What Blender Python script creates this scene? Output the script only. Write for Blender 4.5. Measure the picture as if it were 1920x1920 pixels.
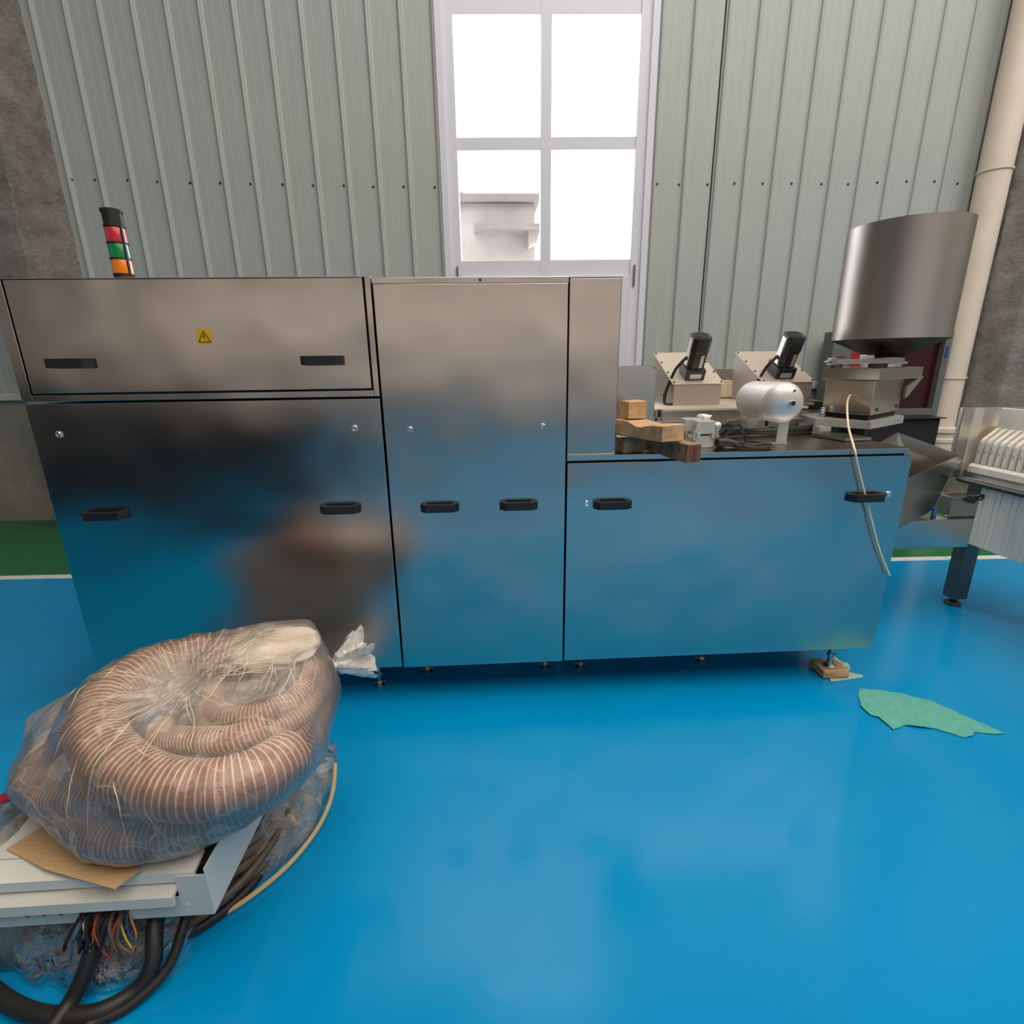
import bpy, bmesh, math, random
from mathutils import Vector, Matrix, noise
from mathutils.kdtree import KDTree
random.seed(7)
PI = math.pi
for o in list(bpy.data.objects): bpy.data.objects.remove(o)
S = bpy.context.scene
COL = S.collection

# ---------------------------------------------------------------- camera
def camera():
    p, r, y = math.radians(16.2), math.radians(-0.8), math.radians(2.8)
    f = Vector((math.sin(y)*math.cos(p), math.cos(y)*math.cos(p), -math.sin(p)))
    rt = Vector((math.cos(y), -math.sin(y), 0)); up = rt.cross(f)
    R = math.cos(r)*rt + math.sin(r)*up; U = -math.sin(r)*rt + math.cos(r)*up
    cd = bpy.data.cameras.new('camera'); cd.sensor_width = 36; cd.lens = 18; cd.clip_start = .05
    c = bpy.data.objects.new('camera', cd); COL.objects.link(c)
    M = Matrix.Identity(4)
    for i in range(3): M[i][0] = R[i]; M[i][1] = U[i]; M[i][2] = -f[i]
    M.translation = Vector((0, 0, 1.5)); c.matrix_world = M
    S.camera = c
camera()

# ---------------------------------------------------------------- world, lights, exposure
w = bpy.data.worlds.new('overcast_sky'); S.world = w; w.use_nodes = True
bg = w.node_tree.nodes['Background']; bg.inputs[0].default_value = (1.0, .985, 1.0, 1); bg.inputs[1].default_value = 6.0
S.view_settings.view_transform = 'Standard'; S.view_settings.look = 'None'
S.view_settings.exposure = 0.0; S.view_settings.gamma = 1; S.view_settings.use_curve_mapping = False

def area(name, loc, rot, sx, sy, power, col):
    l = bpy.data.lights.new(name, 'AREA'); l.shape = 'RECTANGLE'; l.size = sx; l.size_y = sy; l.energy = power; l.color = col
    o = bpy.data.objects.new(name, l); COL.objects.link(o); o.location = loc; o.rotation_euler = rot
    return o
FRONT_Y = -9.0
for i, x in enumerate((-7.2, -4.3, -1.4, 1.5, 4.4, 7.3)):          # light panels added on the solid wall for an inferred window row
    area('added_front_light', (x, FRONT_Y+.05, 2.70), (PI/2, 0, 0), 1.9, .6, 11.0, (1, .82, .70))
area('overhead_fill', (3.6, -1.0, 8.5), (0, 0, 0), 11, 9, 1180, (1, .91, .79))   # unseen overhead panel added to light wall and floor evenly

# ---------------------------------------------------------------- materials
def mat(name, col=(.5, .5, .5), rough=.5, metal=0., **k):
    m = bpy.data.materials.new(name); m.use_nodes = True
    b = m.node_tree.nodes['Principled BSDF']
    b.inputs['Base Color'].default_value = (*col, 1); b.inputs['Roughness'].default_value = rough; b.inputs['Metallic'].default_value = metal
    for key, v in k.items(): b.inputs[key].default_value = v
    return m
def nd(m, t, **k):
    n = m.node_tree.nodes.new(t)
    for a, v in k.items(): setattr(n, a, v)
    return n
def lk(m, a, b): m.node_tree.links.new(a, b)
def coords(m, scale=(1, 1, 1), kind='Object'):
    t = nd(m, 'ShaderNodeTexCoord'); mp = nd(m, 'ShaderNodeMapping'); mp.inputs['Scale'].default_value = scale
    lk(m, t.outputs[kind], mp.inputs['Vector']); return mp.outputs['Vector']
def noisetex(m, scale, detail=4, vec=None, rough=.55, dist=0.):
    n = nd(m, 'ShaderNodeTexNoise'); n.inputs['Scale'].default_value = scale; n.inputs['Detail'].default_value = detail
    n.inputs['Roughness'].default_value = rough; n.inputs['Distortion'].default_value = dist
    if vec is not None: lk(m, vec, n.inputs['Vector'])
    return n.outputs['Fac']
def ramp(m, fac, stops):
    r = nd(m, 'ShaderNodeValToRGB'); e = r.color_ramp.elements
    while len(e) < len(stops): e.new(.5)
    for i, (p, c) in enumerate(stops): e[i].position = p; e[i].color = (*c, 1) if len(c) == 3 else c
    lk(m, fac, r.inputs['Fac']); return r.outputs['Color']
def bump(m, h, strength=.3, dist=.01):
    b = nd(m, 'ShaderNodeBump'); b.inputs['Strength'].default_value = strength; b.inputs['Distance'].default_value = dist
    lk(m, h, b.inputs['Height']); lk(m, b.outputs['Normal'], m.node_tree.nodes['Principled BSDF'].inputs['Normal'])
def bsdf(m): return m.node_tree.nodes['Principled BSDF']
def varied(name, c0, c1, rough, scale=6, sc=(1, 1, 1), metal=0., bmp=0., bscale=60, **k):
    m = mat(name, c0, rough, metal, **k)
    v = coords(m, sc); lk(m, ramp(m, noisetex(m, scale, 6, v), [(.3, c0), (.7, c1)]), bsdf(m).inputs['Base Color'])
    if bmp: bump(m, noisetex(m, bscale, 5, v), bmp, .004)
    return m
def steel(name, c0, c1, r0, r1, brush=(1.5, 1.5, 160), wav=.0):
    m = bpy.data.materials.new(name); m.use_nodes = True; nt = m.node_tree
    for n in list(nt.nodes): nt.nodes.remove(n)
    out = nd(m, 'ShaderNodeOutputMaterial'); g = nd(m, 'ShaderNodeBsdfAnisotropic', distribution='BECKMANN'); lk(m, g.outputs[0], out.inputs[0])
    v = coords(m, brush); fine = noisetex(m, 6, 3, v); v2 = coords(m, (1, 1, 1)); big = noisetex(m, 2.2, 3, v2)
    lk(m, ramp(m, big, [(.3, c0), (.75, c1)]), g.inputs['Color'])
    mr = nd(m, 'ShaderNodeMapRange'); mr.inputs['To Min'].default_value = r0; mr.inputs['To Max'].default_value = r1
    lk(m, fine, mr.inputs['Value']); lk(m, mr.outputs['Result'], g.inputs['Roughness'])
    bp = nd(m, 'ShaderNodeBump'); bp.inputs['Strength'].default_value = 1; bp.inputs['Distance'].default_value = wav if wav else .002
    lk(m, noisetex(m, 2.6, 1, v2), bp.inputs['Height']); lk(m, bp.outputs[0], g.inputs['Normal'])
    return m
M = {}
M['door_steel'] = steel('brushed_door_steel', (.52, .49, .46), (.56, .53, .50), .262, .278, brush=(.6, .6, 40), wav=.014)
M['steel'] = steel('brushed_steel', (.56, .53, .49), (.63, .60, .56), .27, .31)
M['tank_steel'] = steel('rolled_tank_steel', (.56, .52, .49), (.62, .58, .55), .36, .44, brush=(90, 90, 1.2))
M['dull_steel'] = steel('dull_steel', (.40, .38, .35), (.48, .46, .43), .38, .44)
M['bright_steel'] = steel('pale_steel', (.74, .69, .66), (.8, .76, .73), .32, .45)
M['cone_steel'] = steel('shaded_cone_steel', (.15, .145, .14), (.2, .19, .18), .4, .5)  # shade on the hopper cone's underside put into the colour
M['satin'] = varied('satin_sheet_steel', (.60, .51, .43), (.68, .59, .51), .42, 3, metal=.55)
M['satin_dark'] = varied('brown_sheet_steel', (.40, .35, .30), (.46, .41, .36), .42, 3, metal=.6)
M['dark_steel'] = mat('dark_steel', (.10, .10, .10), .45, 1)
M['cast_alu'] = varied('cast_aluminium', (.40, .41, .40), (.52, .53, .52), .42, 30, metal=.55)
M['alu_tank'] = varied('satin_aluminium', (.62, .58, .57), (.70, .66, .65), .5, 5, metal=.6)
M['chrome'] = mat('chrome', (.85, .86, .88), .08, 1)
M['black'] = mat('black_plastic', (.012, .012, .014), .42)
M['rubber'] = varied('black_rubber', (.008, .008, .009), (.02, .018, .017), .5, 20)
M['gap'] = mat('dark_cavity', (.01, .01, .01), .8)
M['motor_black'] = mat('motor_black_enamel', (.010, .012, .016), .3)
M['label'] = mat('silver_label', (.45, .47, .48), .35, .6)
M['yellow'] = mat('sign_yellow', (.72, .40, .01), .4)
M['ink'] = mat('sign_black', (.02, .008, .006), .5)
M['red_lens'] = mat('red_lens', (.55, .02, .04), .2, 0, **{'Transmission Weight': .15})
M['green_lens'] = mat('green_lens', (.0, .22, .07), .2, 0, **{'Transmission Weight': .15})
M['orange_lens'] = mat('orange_lens', (.80, .22, .01), .2, 0, **{'Transmission Weight': .15})
M['white_plastic'] = mat('white_plastic', (.80, .76, .68), .38, 0, **{'Subsurface Weight': .15, 'Subsurface Radius': (.02, .015, .01)})
M['cream'] = mat('cream_plastic', (.82, .70, .48), .45)
M['conc'] = None

def concrete(name, c0, c1, c2, scale, bs, bscale, bd=.02):
    m = mat(name, c0, .9); v = coords(m)
    a = noisetex(m, scale, 8, v, .65)
    lk(m, ramp(m, a, [(.25, c0), (.5, c1), (.75, c2)]), bsdf(m).inputs['Base Color'])
    bump(m, noisetex(m, bscale, 8, v, .7), bs, bd)
    return m
M['conc_low'] = concrete('cement_render', (.20, .185, .16), (.27, .25, .22), (.34, .32, .285), 2.5, .25, 25)
M['conc_col'] = concrete('rough_cement_column', (.20, .18, .16), (.36, .33, .295), (.50, .46, .41), 6, 1.0, 30, .05)
M['hall_wall'] = concrete('hall_plaster', (.36, .325, .29), (.42, .38, .34), (.48, .44, .39), 1.2, .1, 8)
M['dark_board'] = mat('dark_grey_board', (.05, .047, .045), .7)
M['ceil'] = mat('ceiling_sheet', (.34, .32, .29), .7)
def cladding():
    m = mat('cladding_paint', (.5, .52, .5), .42)
    v = coords(m, (7, 7, .35)); v2 = coords(m, (1, 1, .5))
    a = noisetex(m, 3, 6, v, .6); b = noisetex(m, 1.3, 3, v2)
    c = ramp(m, a, [(.2, (.385, .40, .385)), (.55, (.425, .44, .425)), (.8, (.475, .485, .46))])
    d = ramp(m, b, [(.3, (.94, .97, 1.0)), (.7, (1.0, 1.0, .95))])
    mx = nd(m, 'ShaderNodeMixRGB', blend_type='MULTIPLY'); mx.inputs[0].default_value = 1
    lk(m, c, mx.inputs[1]); lk(m, d, mx.inputs[2]); lk(m, mx.outputs[0], bsdf(m).inputs['Base Color'])
    bump(m, a, .12, .004); return m
M['clad'] = cladding()
M['flash'] = mat('flashing_paint', (.52, .545, .53), .4)
M['upvc'] = mat('window_frame_white', (.70, .69, .78), .35)
def floor_paint(name, c0, c1, rough):
    m = mat(name, c0, rough, 0, **{'Specular IOR Level': .3})
    v = coords(m); a = noisetex(m, .8, 5, v); f = noisetex(m, 900, 2, v)
    lk(m, ramp(m, a, [(.3, c0), (.7, c1)]), bsdf(m).inputs['Base Color'])
    bump(m, noisetex(m, 2.2, 6, v, .65), .3, .005)
    return m
M['floor'] = floor_paint('blue_epoxy', (.0, .240, .53), (.0, .262, .575), .16)
M['green'] = floor_paint('green_epoxy', (.012, .12, .045), (.016, .15, .058), .3)
M['line'] = varied('white_line_paint', (.62, .62, .60), (.74, .74, .72), .4, 12)
M['pvc'] = varied('pvc_pipe', (.72, .60, .50), (.80, .68, .58), .5, 5)
M['cab_frame'] = mat('grey_cabinet_enamel', (.13, .135, .13), .45)
M['cab_red'] = varied('dark_red_enamel', (.03, .004, .005), (.045, .005, .007), .25, 4)
M['cab_redlit'] = mat('lit_red_enamel', (.34, .012, .025), .4)  # brighter copy of the cabinet red, light put into the colour
M['cabwhite'] = mat('pale_enamel', (.42, .40, .40), .5)
def wood(name, c0, c1, c2, sc):
    m = mat(name, c0, .75); v = coords(m, sc)
    a = noisetex(m, 7, 6, v, .6, .6)
    lk(m, ramp(m, a, [(.25, c0), (.5, c1), (.78, c2)]), bsdf(m).inputs['Base Color']); bump(m, a, .3, .004); return m
M['wood'] = wood('pine_wood', (.36, .19, .085), (.55, .33, .165), (.68, .45, .26), (1, 4, 4))
M['wood_dark'] = wood('weathered_wood', (.09, .055, .035), (.26, .16, .095), (.42, .27, .16), (2, 6, 6))
M['wood_end'] = wood('reddish_end_grain', (.045, .016, .012), (.16, .06, .035), (.36, .17, .08), (26, 26, 2))
M['cloth'] = varied('green_felt', (.085, .34, .29), (.12, .42, .36), .9, 30, bmp=.4, bscale=300)
M['paper'] = varied('pale_green_paper', (.25, .42, .36), (.42, .55, .45), .9, 40)
M['cord'] = mat('cream_cord', (.74, .62, .42), .6)
M['box_white'] = varied('white_enamel', (.58, .575, .54), (.66, .65, .61), .35, 6)
def speckled():
    m = mat('worn_white_enamel', (.6, .6, .58), .4); v = coords(m)
    a = noisetex(m, 26, 3, v, .5); b = noisetex(m, 5, 4, v)
    c = ramp(m, a, [(.0, (.10, .08, .06)), (.27, (.16, .13, .1)), (.30, (.58, .59, .56)), (1, (.62, .63, .6))])
    d = ramp(m, b, [(.3, (.86, .84, .80)), (.7, (1, 1, 1))])
    mx = nd(m, 'ShaderNodeMixRGB', blend_type='MULTIPLY'); mx.inputs[0].default_value = 1
    lk(m, c, mx.inputs[1]); lk(m, d, mx.inputs[2]); lk(m, mx.outputs[0], bsdf(m).inputs['Base Color']); return m
M['box_worn'] = speckled()
M['card'] = wood('cardboard', (.42, .25, .12), (.52, .33, .17), (.58, .39, .21), (3, 60, 3))
M['hose'] = varied('reddish_hose_wall', (.30, .115, .08), (.40, .18, .13), .4, 9)
M['rib'] = mat('white_hose_rib', (.86, .74, .64), .35)
M['foam'] = varied('white_foam_sheet', (.70, .64, .58), (.82, .78, .72), .7, 9, bmp=.5, bscale=14)
M['tan'] = mat('tan_cable_sheath', (.55, .40, .20), .5)
M['brown_cable'] = varied('brown_cable_sheath', (.05, .036, .026), (.14, .10, .07), .5, 25)
M['bld'] = concrete('pale_render', (.20, .17, .165), (.25, .22, .21), (.29, .255, .25), .8, .3, 6)
M['bld_cap'] = concrete('dark_coping', (.11, .095, .095), (.15, .13, .13), (.19, .17, .16), 2, .2, 12)
for nm, c in dict(w_red=(.45, .05, .02), w_yel=(.6, .45, .05), w_blu=(.02, .08, .3), w_org=(.6, .2, .04)).items(): M[nm] = mat('wire_' + nm, c, .4)

def film(name, diff, spec, bs, bscale, opac):
    m = bpy.data.materials.new(name); m.use_nodes = True; nt = m.node_tree
    for n in list(nt.nodes): nt.nodes.remove(n)
    out = nd(m, 'ShaderNodeOutputMaterial'); tr = nd(m, 'ShaderNodeBsdfTransparent'); tr.inputs[0].default_value = (.99, .985, .98, 1)
    gl = nd(m, 'ShaderNodeBsdfGlossy'); gl.inputs['Roughness'].default_value = .2; gl.inputs['Color'].default_value = (1, .97, .93, 1)
    df = nd(m, 'ShaderNodeBsdfDiffuse'); df.inputs[0].default_value = (*diff, 1)
    tl = nd(m, 'ShaderNodeBsdfTranslucent'); tl.inputs[0].default_value = (*diff, 1)
    v = coords(m); n1 = noisetex(m, bscale, 6, v, .6, 1.5); n2 = nd(m, 'ShaderNodeTexVoronoi', feature='DISTANCE_TO_EDGE'); n2.inputs['Scale'].default_value = bscale*.55
    vd = nd(m, 'ShaderNodeVectorMath', operation='MULTIPLY_ADD'); vd.inputs[1].default_value = (.18, .18, .18)
    nc = nd(m, 'ShaderNodeTexNoise'); nc.inputs['Scale'].default_value = 5; lk(m, v, nc.inputs['Vector'])
    lk(m, nc.outputs['Color'], vd.inputs[0]); lk(m, v, vd.inputs[2]); lk(m, vd.outputs[0], n2.inputs['Vector'])
    ad = nd(m, 'ShaderNodeMath', operation='MULTIPLY_ADD'); ad.inputs[1].default_value = .8; lk(m, n2.outputs['Distance'], ad.inputs[0]); lk(m, n1, ad.inputs[2])
    crs = []
    for sc_ in (bscale*.5, bscale*1.1):
        vo = nd(m, 'ShaderNodeTexVoronoi', feature='DISTANCE_TO_EDGE'); vo.inputs['Scale'].default_value = sc_; lk(m, vd.outputs[0], vo.inputs['Vector'])
        mr_ = nd(m, 'ShaderNodeMapRange'); mr_.inputs['From Min'].default_value = .0; mr_.inputs['From Max'].default_value = .022; mr_.inputs['To Min'].default_value = .42; mr_.inputs['To Max'].default_value = 0
        lk(m, vo.outputs['Distance'], mr_.inputs['Value']); crs.append(mr_.outputs[0])
    gate = nd(m, 'ShaderNodeMapRange'); gate.inputs['From Min'].default_value = .48; gate.inputs['From Max'].default_value = .62; lk(m, noisetex(m, 6, 2, v), gate.inputs['Value'])
    cm = nd(m, 'ShaderNodeMath', operation='MAXIMUM'); lk(m, crs[0], cm.inputs[0]); lk(m, crs[1], cm.inputs[1])
    cg = nd(m, 'ShaderNodeMath', operation='MULTIPLY'); lk(m, cm.outputs[0], cg.inputs[0]); lk(m, gate.outputs[0], cg.inputs[1])
    bp = nd(m, 'ShaderNodeBump'); bp.inputs['Strength'].default_value = bs; bp.inputs['Distance'].default_value = .03; lk(m, ad.outputs[0], bp.inputs['Height'])
    lk(m, bp.outputs[0], gl.inputs['Normal'])
    dm = nd(m, 'ShaderNodeMixShader'); dm.inputs[0].default_value = .5; lk(m, df.outputs[0], dm.inputs[1]); lk(m, tl.outputs[0], dm.inputs[2])
    m1 = nd(m, 'ShaderNodeMixShader'); at_ = nd(m, 'ShaderNodeAttribute'); at_.attribute_name = 'slack'
    op = nd(m, 'ShaderNodeMath', operation='MULTIPLY_ADD'); op.inputs[1].default_value = 1.0; op.inputs[2].default_value = opac; op.use_clamp = True
    sa_ = nd(m, 'ShaderNodeMath', operation='ADD'); lk(m, at_.outputs['Fac'], sa_.inputs[0]); lk(m, cg.outputs[0], sa_.inputs[1])
    lk(m, sa_.outputs[0], op.inputs[0]); lk(m, op.outputs[0], m1.inputs[0]); lk(m, tr.outputs[0], m1.inputs[1]); lk(m, dm.outputs[0], m1.inputs[2])
    fr = nd(m, 'ShaderNodeFresnel'); fr.inputs[0].default_value = 1.5; lk(m, bp.outputs[0], fr.inputs['Normal'])
    sc = nd(m, 'ShaderNodeMath', operation='MULTIPLY'); sc.inputs[1].default_value = spec; sc.use_clamp = True; lk(m, fr.outputs[0], sc.inputs[0])
    m2 = nd(m, 'ShaderNodeMixShader'); lk(m, sc.outputs[0], m2.inputs[0]); lk(m, m1.outputs[0], m2.inputs[1]); lk(m, gl.outputs[0], m2.inputs[2])
    lk(m, m2.outputs[0], out.inputs[0]); return m
M['film'] = film('clear_polythene', (.97, .84, .73), 1.3, .5, 9, .17)
M['film_heap'] = film('crumpled_polythene', (.62, .58, .53), 1.5, 1.0, 12, .16)
M['film_knot'] = film('bunched_polythene', (.88, .85, .80), 2.0, .5, 40, .6)
def glass():
    m = bpy.data.materials.new('window_glass'); m.use_nodes = True; nt = m.node_tree
    for n in list(nt.nodes): nt.nodes.remove(n)
    out = nd(m, 'ShaderNodeOutputMaterial'); tr = nd(m, 'ShaderNodeBsdfTransparent'); tr.inputs[0].default_value = (.96, .97, .97, 1)
    gl = nd(m, 'ShaderNodeBsdfGlossy'); gl.inputs['Roughness'].default_value = .02
    mx = nd(m, 'ShaderNodeMixShader'); mx.inputs[0].default_value = .06
    lk(m, tr.outputs[0], mx.inputs[1]); lk(m, gl.outputs[0], mx.inputs[2]); lk(m, mx.outputs[0], out.inputs[0]); return m
M['glass'] = glass()
M['crease'] = mat('glare_folded_polythene', (.95, .84, .68), .22, 0, **{'Specular IOR Level': .9, 'Transmission Weight': .15})

# ---------------------------------------------------------------- mesh helpers
def NB(): return bmesh.new()
def box(bm, x0, x1, y0, y1, z0, z1, bev=0., mi=0):
    r = bmesh.ops.create_cube(bm, size=1); vs = r['verts']
    for v in vs: v.co = Vector((x0+(v.co.x+.5)*(x1-x0), y0+(v.co.y+.5)*(y1-y0), z0+(v.co.z+.5)*(z1-z0)))
    fs = {f for v in vs for f in v.link_faces}
    for f in fs: f.material_index = mi
    if bev:
        es = list({e for f in fs for e in f.edges})
        bmesh.ops.bevel(bm, geom=es, offset=bev, segments=2, profile=.6, affect='EDGES')
    return vs
def frame_of(d):
    d = d.normalized(); a = Vector((0, 0, 1)) if abs(d.z) < .9 else Vector((1, 0, 0))
    u = d.cross(a).normalized(); return u, u.cross(d).normalized()
def cone(bm, p0, p1, r0, r1, seg=20, cap=True, mi=0):
    p0, p1 = Vector(p0), Vector(p1); u, v = frame_of(p1-p0); A = []; B = []
    for i in range(seg):
        a = 2*PI*i/seg; d = u*math.cos(a)+v*math.sin(a)
        A.append(bm.verts.new(p0+d*r0)); B.append(bm.verts.new(p1+d*r1))
    for i in range(seg):
        f = bm.faces.new((A[i], A[(i+1) % seg], B[(i+1) % seg], B[i])); f.smooth = True; f.material_index = mi
    if cap:
        f = bm.faces.new(A[::-1]); f.material_index = mi; f = bm.faces.new(B); f.material_index = mi
def cyl(bm, p0, p1, r, seg=20, mi=0): cone(bm, p0, p1, r, r, seg, True, mi)
def lathe(bm, o, ax, prof, seg=32, mi=0, capends=True):
    """prof: list of (distance along axis, radius)"""
    o = Vector(o); ax = Vector(ax).normalized(); u, v = frame_of(ax); rings = []
    for t, r in prof:
        rings.append([bm.verts.new(o+ax*t+(u*math.cos(2*PI*i/seg)+v*math.sin(2*PI*i/seg))*max(r, 1e-5)) for i in range(seg)])
    for a, b in zip(rings, rings[1:]):
        for i in range(seg):
            f = bm.faces.new((a[i], a[(i+1) % seg], b[(i+1) % seg], b[i])); f.smooth = True; f.material_index = mi
    if capends: bm.faces.new(rings[0][::-1]).material_index = mi; bm.faces.new(rings[-1]).material_index = mi
def prism(bm, poly, z0, z1, mi=0, axis='z', bev=0.):
    """poly in the plane across axis; axis z: (x,y); y: (x,z); x: (y,z)"""
    def pt(a, b, c): return {'z': (a, b, c), 'y': (a, c, b), 'x': (c, a, b)}[axis]
    A = [bm.verts.new(pt(a, b, z0)) for a, b in poly]; B = [bm.verts.new(pt(a, b, z1)) for a, b in poly]; n = len(poly)
    fs = [bm.faces.new((A[i], A[(i+1) % n], B[(i+1) % n], B[i])) for i in range(n)] + [bm.faces.new(A[::-1]), bm.faces.new(B)]
    for f in fs: f.material_index = mi
    bmesh.ops.recalc_face_normals(bm, faces=fs)
    if bev: bmesh.ops.bevel(bm, geom=list({e for f in fs for e in f.edges}), offset=bev, segments=2, profile=.6, affect='EDGES')
def smooth_path(pts, n=8, closed=False):
    P = [Vector(p) for p in pts]; N = len(P); out = []
    for i in range(N if closed else N-1):
        if closed: a, b, c, d = P[(i-1) % N], P[i], P[(i+1) % N], P[(i+2) % N]
        else: a, b, c, d = P[max(i-1, 0)], P[i], P[i+1], P[min(i+2, N-1)]
        for k in range(n):
            t = k/n; out.append(.5*((2*b)+(c-a)*t+(2*a-5*b+4*c-d)*t*t+(3*b-a-3*c+d)*t**3))
    if not closed: out.append(P[-1])
    return out
def frames(path):
    T = [(path[min(i+1, len(path)-1)]-path[max(i-1, 0)]).normalized() for i in range(len(path))]
    u, _ = frame_of(T[0]); F = []
    for t in T:
        u = (u-t*u.dot(t)).normalized(); F.append((t, u, t.cross(u)))
    return F
def sweep(bm, path, r, seg=12, mi=0, cap=True):
    path = [Vector(p) for p in path]; F = frames(path); rings = []
    for i, p in enumerate(path):
        rr = r(i/(len(path)-1)) if callable(r) else r
        _, u, v = F[i]; rings.append([bm.verts.new(p+(u*math.cos(2*PI*k/seg)+v*math.sin(2*PI*k/seg))*rr) for k in range(seg)])
    for a, b in zip(rings, rings[1:]):
        for k in range(seg):
            f = bm.faces.new((a[k], a[(k+1) % seg], b[(k+1) % seg], b[k])); f.smooth = True; f.material_index = mi
    if cap: bm.faces.new(rings[0][::-1]); bm.faces.new(rings[-1])
def put(o, parent, label, cat, group, kind):
    if label: o['label'] = label
    if cat: o['category'] = cat
    if group: o['group'] = group
    if kind: o['kind'] = kind
    if parent: o.parent = parent
def obj(name, bm, m, parent=None, label=None, cat=None, group=None, kind=None, loc=None, mw=None, smooth=False):
    """links bm as one mesh object; vertices come in world (or wall) coordinates"""
    off = base_of(parent)
    if loc is not None: off = off+Vector(loc)
    bmesh.ops.translate(bm, verts=bm.verts, vec=-off)
    for e in bm.edges: e.smooth = e.calc_face_angle(0) < (1.1 if smooth else .65)
    me = bpy.data.meshes.new(name); bm.to_mesh(me); bm.free()
    for mm in (m if isinstance(m, (list, tuple)) else [m]): me.materials.append(M[mm] if isinstance(mm, str) else mm)
    if smooth:
        for p in me.polygons: p.use_smooth = True
    o = bpy.data.objects.new(name, me); COL.objects.link(o); put(o, parent, label, cat, group, kind)
    if loc is not None: o.location = loc; BASE[o.name] = Vector(loc)
    if mw is not None: o.matrix_world = mw
    return o
BASE = {}
def base_of(parent):
    v = Vector((0, 0, 0))
    while parent is not None: v += BASE.get(parent.name, Vector((0, 0, 0))); parent = parent.parent
    return v
def thing(name, label, cat, loc=(0, 0, 0), group=None):
    o = bpy.data.objects.new(name, None); COL.objects.link(o); o.empty_display_size = .1
    o.location = loc; BASE[o.name] = Vector(loc); put(o, None, label, cat, group, None); return o
def copy_tree(o, delta=(0, 0, 0), parent=None, label=None):
    kids = [c for c in bpy.data.objects if c.parent == o]
    c = o.copy(); COL.objects.link(c); c.parent = parent
    if parent is None: c.location = Vector(o.location)+Vector(delta)
    if label: c['label'] = label
    for k in kids: copy_tree(k, parent=c)
    return c
def bx(name, m, parent, *a, bev=0., **k):
    b = NB(); box(b, *a, bev=bev); return obj(name, b, m, parent, **k)

# ---------------------------------------------------------------- setting: floor and hall
fl = bx('floor', 'floor', None, -9.5, 9.5, FRONT_Y-.3, 5.7, -.1, 0, kind='structure')
WA = math.radians(-1.78)
MW = Matrix.Translation((0, 5.184, 0)) @ Matrix.Rotation(WA, 4, 'Z')      # the back wall's own frame: x along it, y out of the hall
def wl(u, v): p = MW @ Vector((u, v, 0)); return p.x, p.y
b = NB(); q = [wl(-9.3, -1.505), wl(9.3, -1.505), wl(9.3, .1), wl(-9.3, .1)]; prism(b, q, 0, .0012); obj('green_border', b, 'green', fl)
for u0, u1 in ((-9.3, -2.0), (-2.0, 3.60), (3.605, 9.3)):
    b = NB(); q = [wl(u0, -1.57), wl(u1-.004, -1.57), wl(u1-.004, -1.50), wl(u0, -1.50)]; prism(b, q, 0, .0018); obj('white_line', b, 'line', fl)
bx('wall_left', 'hall_wall', None, -9.6, -9.4, FRONT_Y-.2, 5.6, 0, 8.7, kind='structure')
bx('wall_right', 'hall_wall', None, 9.4, 9.6, FRONT_Y-.2, 5.6, 0, 8.7, kind='structure')
b = NB(); box(b, -9.5, 9.5, FRONT_Y-.2, FRONT_Y, 0, 8.7)
obj('wall_front', b, 'hall_wall', kind='structure')
bx('reflection_board', 'dark_board', None, -5.6, -1.45, -1.12, -1.0, 0, 1.3, kind='structure')  # unseen board added for the dark reflection in the left door
bx('ceiling', 'ceil', None, -9.6, 9.6, FRONT_Y-.3, 5.8, 8.6, 8.75, kind='structure')

# back wall: cement base, cladding sheets with raised ribs
WU0, WU1 = -.275, 1.475                                             # window opening
b = NB()
box(b, -9.4, 9.4, 0, .25, 0, 1.22)
box(b, -9.4, WU0, .03, .25, 1.22, 8.7); box(b, WU1, 9.4, .03, .25, 1.22, 8.7)
box(b, WU0, WU1, .0, .25, 1.22, 1.30); box(b, WU0, WU1, .0, .25, 5.35, 6.15); box(b, WU0, WU1, .0, .25, 7.75, 8.7)
wb = obj('wall_back', b, 'conc_low', kind='structure', mw=MW)
def clad_mesh(wd, z0, z1):
    b = NB(); y = 0.
    prof = [(0, y), (.010, y-.004), (.016, y-.022), (.026, y-.026), (.036, y-.022), (.042, y-.004), (.052, y),
            (wd*.40, y), (wd*.405, y-.001), (wd*.44, y-.001), (wd*.445, y), (wd*.70, y), (wd*.705, y-.001), (wd*.74, y-.001), (wd*.745, y), (wd, y), (wd, y+.028), (0, y+.028)]
    prism(b, prof, z0, z1)
    me = bpy.data.meshes.new('cladding_panel'); b.to_mesh(me); b.free(); me.materials.append(M['clad']); return me
def panels(us, z0, z1):
    wd = us[1]-us[0]; me = clad_mesh(wd-.0006, z0, z1)
    for u in us[:-1]:
        o = bpy.data.objects.new('cladding_panel', me); COL.objects.link(o); o.parent = wb; o.location = (u, 0, 0)
panels([-3.59+.2685*k for k in range(-10, 13)], 1.272, 8.6)
r0 = -3.59+.2685*12
me = clad_mesh(WU0-.02-r0, 1.272, 8.6); o = bpy.data.objects.new('cladding_panel', me); COL.objects.link(o); o.parent = wb; o.location = (r0, 0, 0)
panels([2.085+.2585*k for k in range(0, 20)], 1.272, 8.6)
panels([1.535+.2685*k for k in range(0, 3)], 1.272, 8.6)
bx('seam_strip', 'gap', wb, 2.072, 2.085, .0, .02, 1.272, 8.6)
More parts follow.
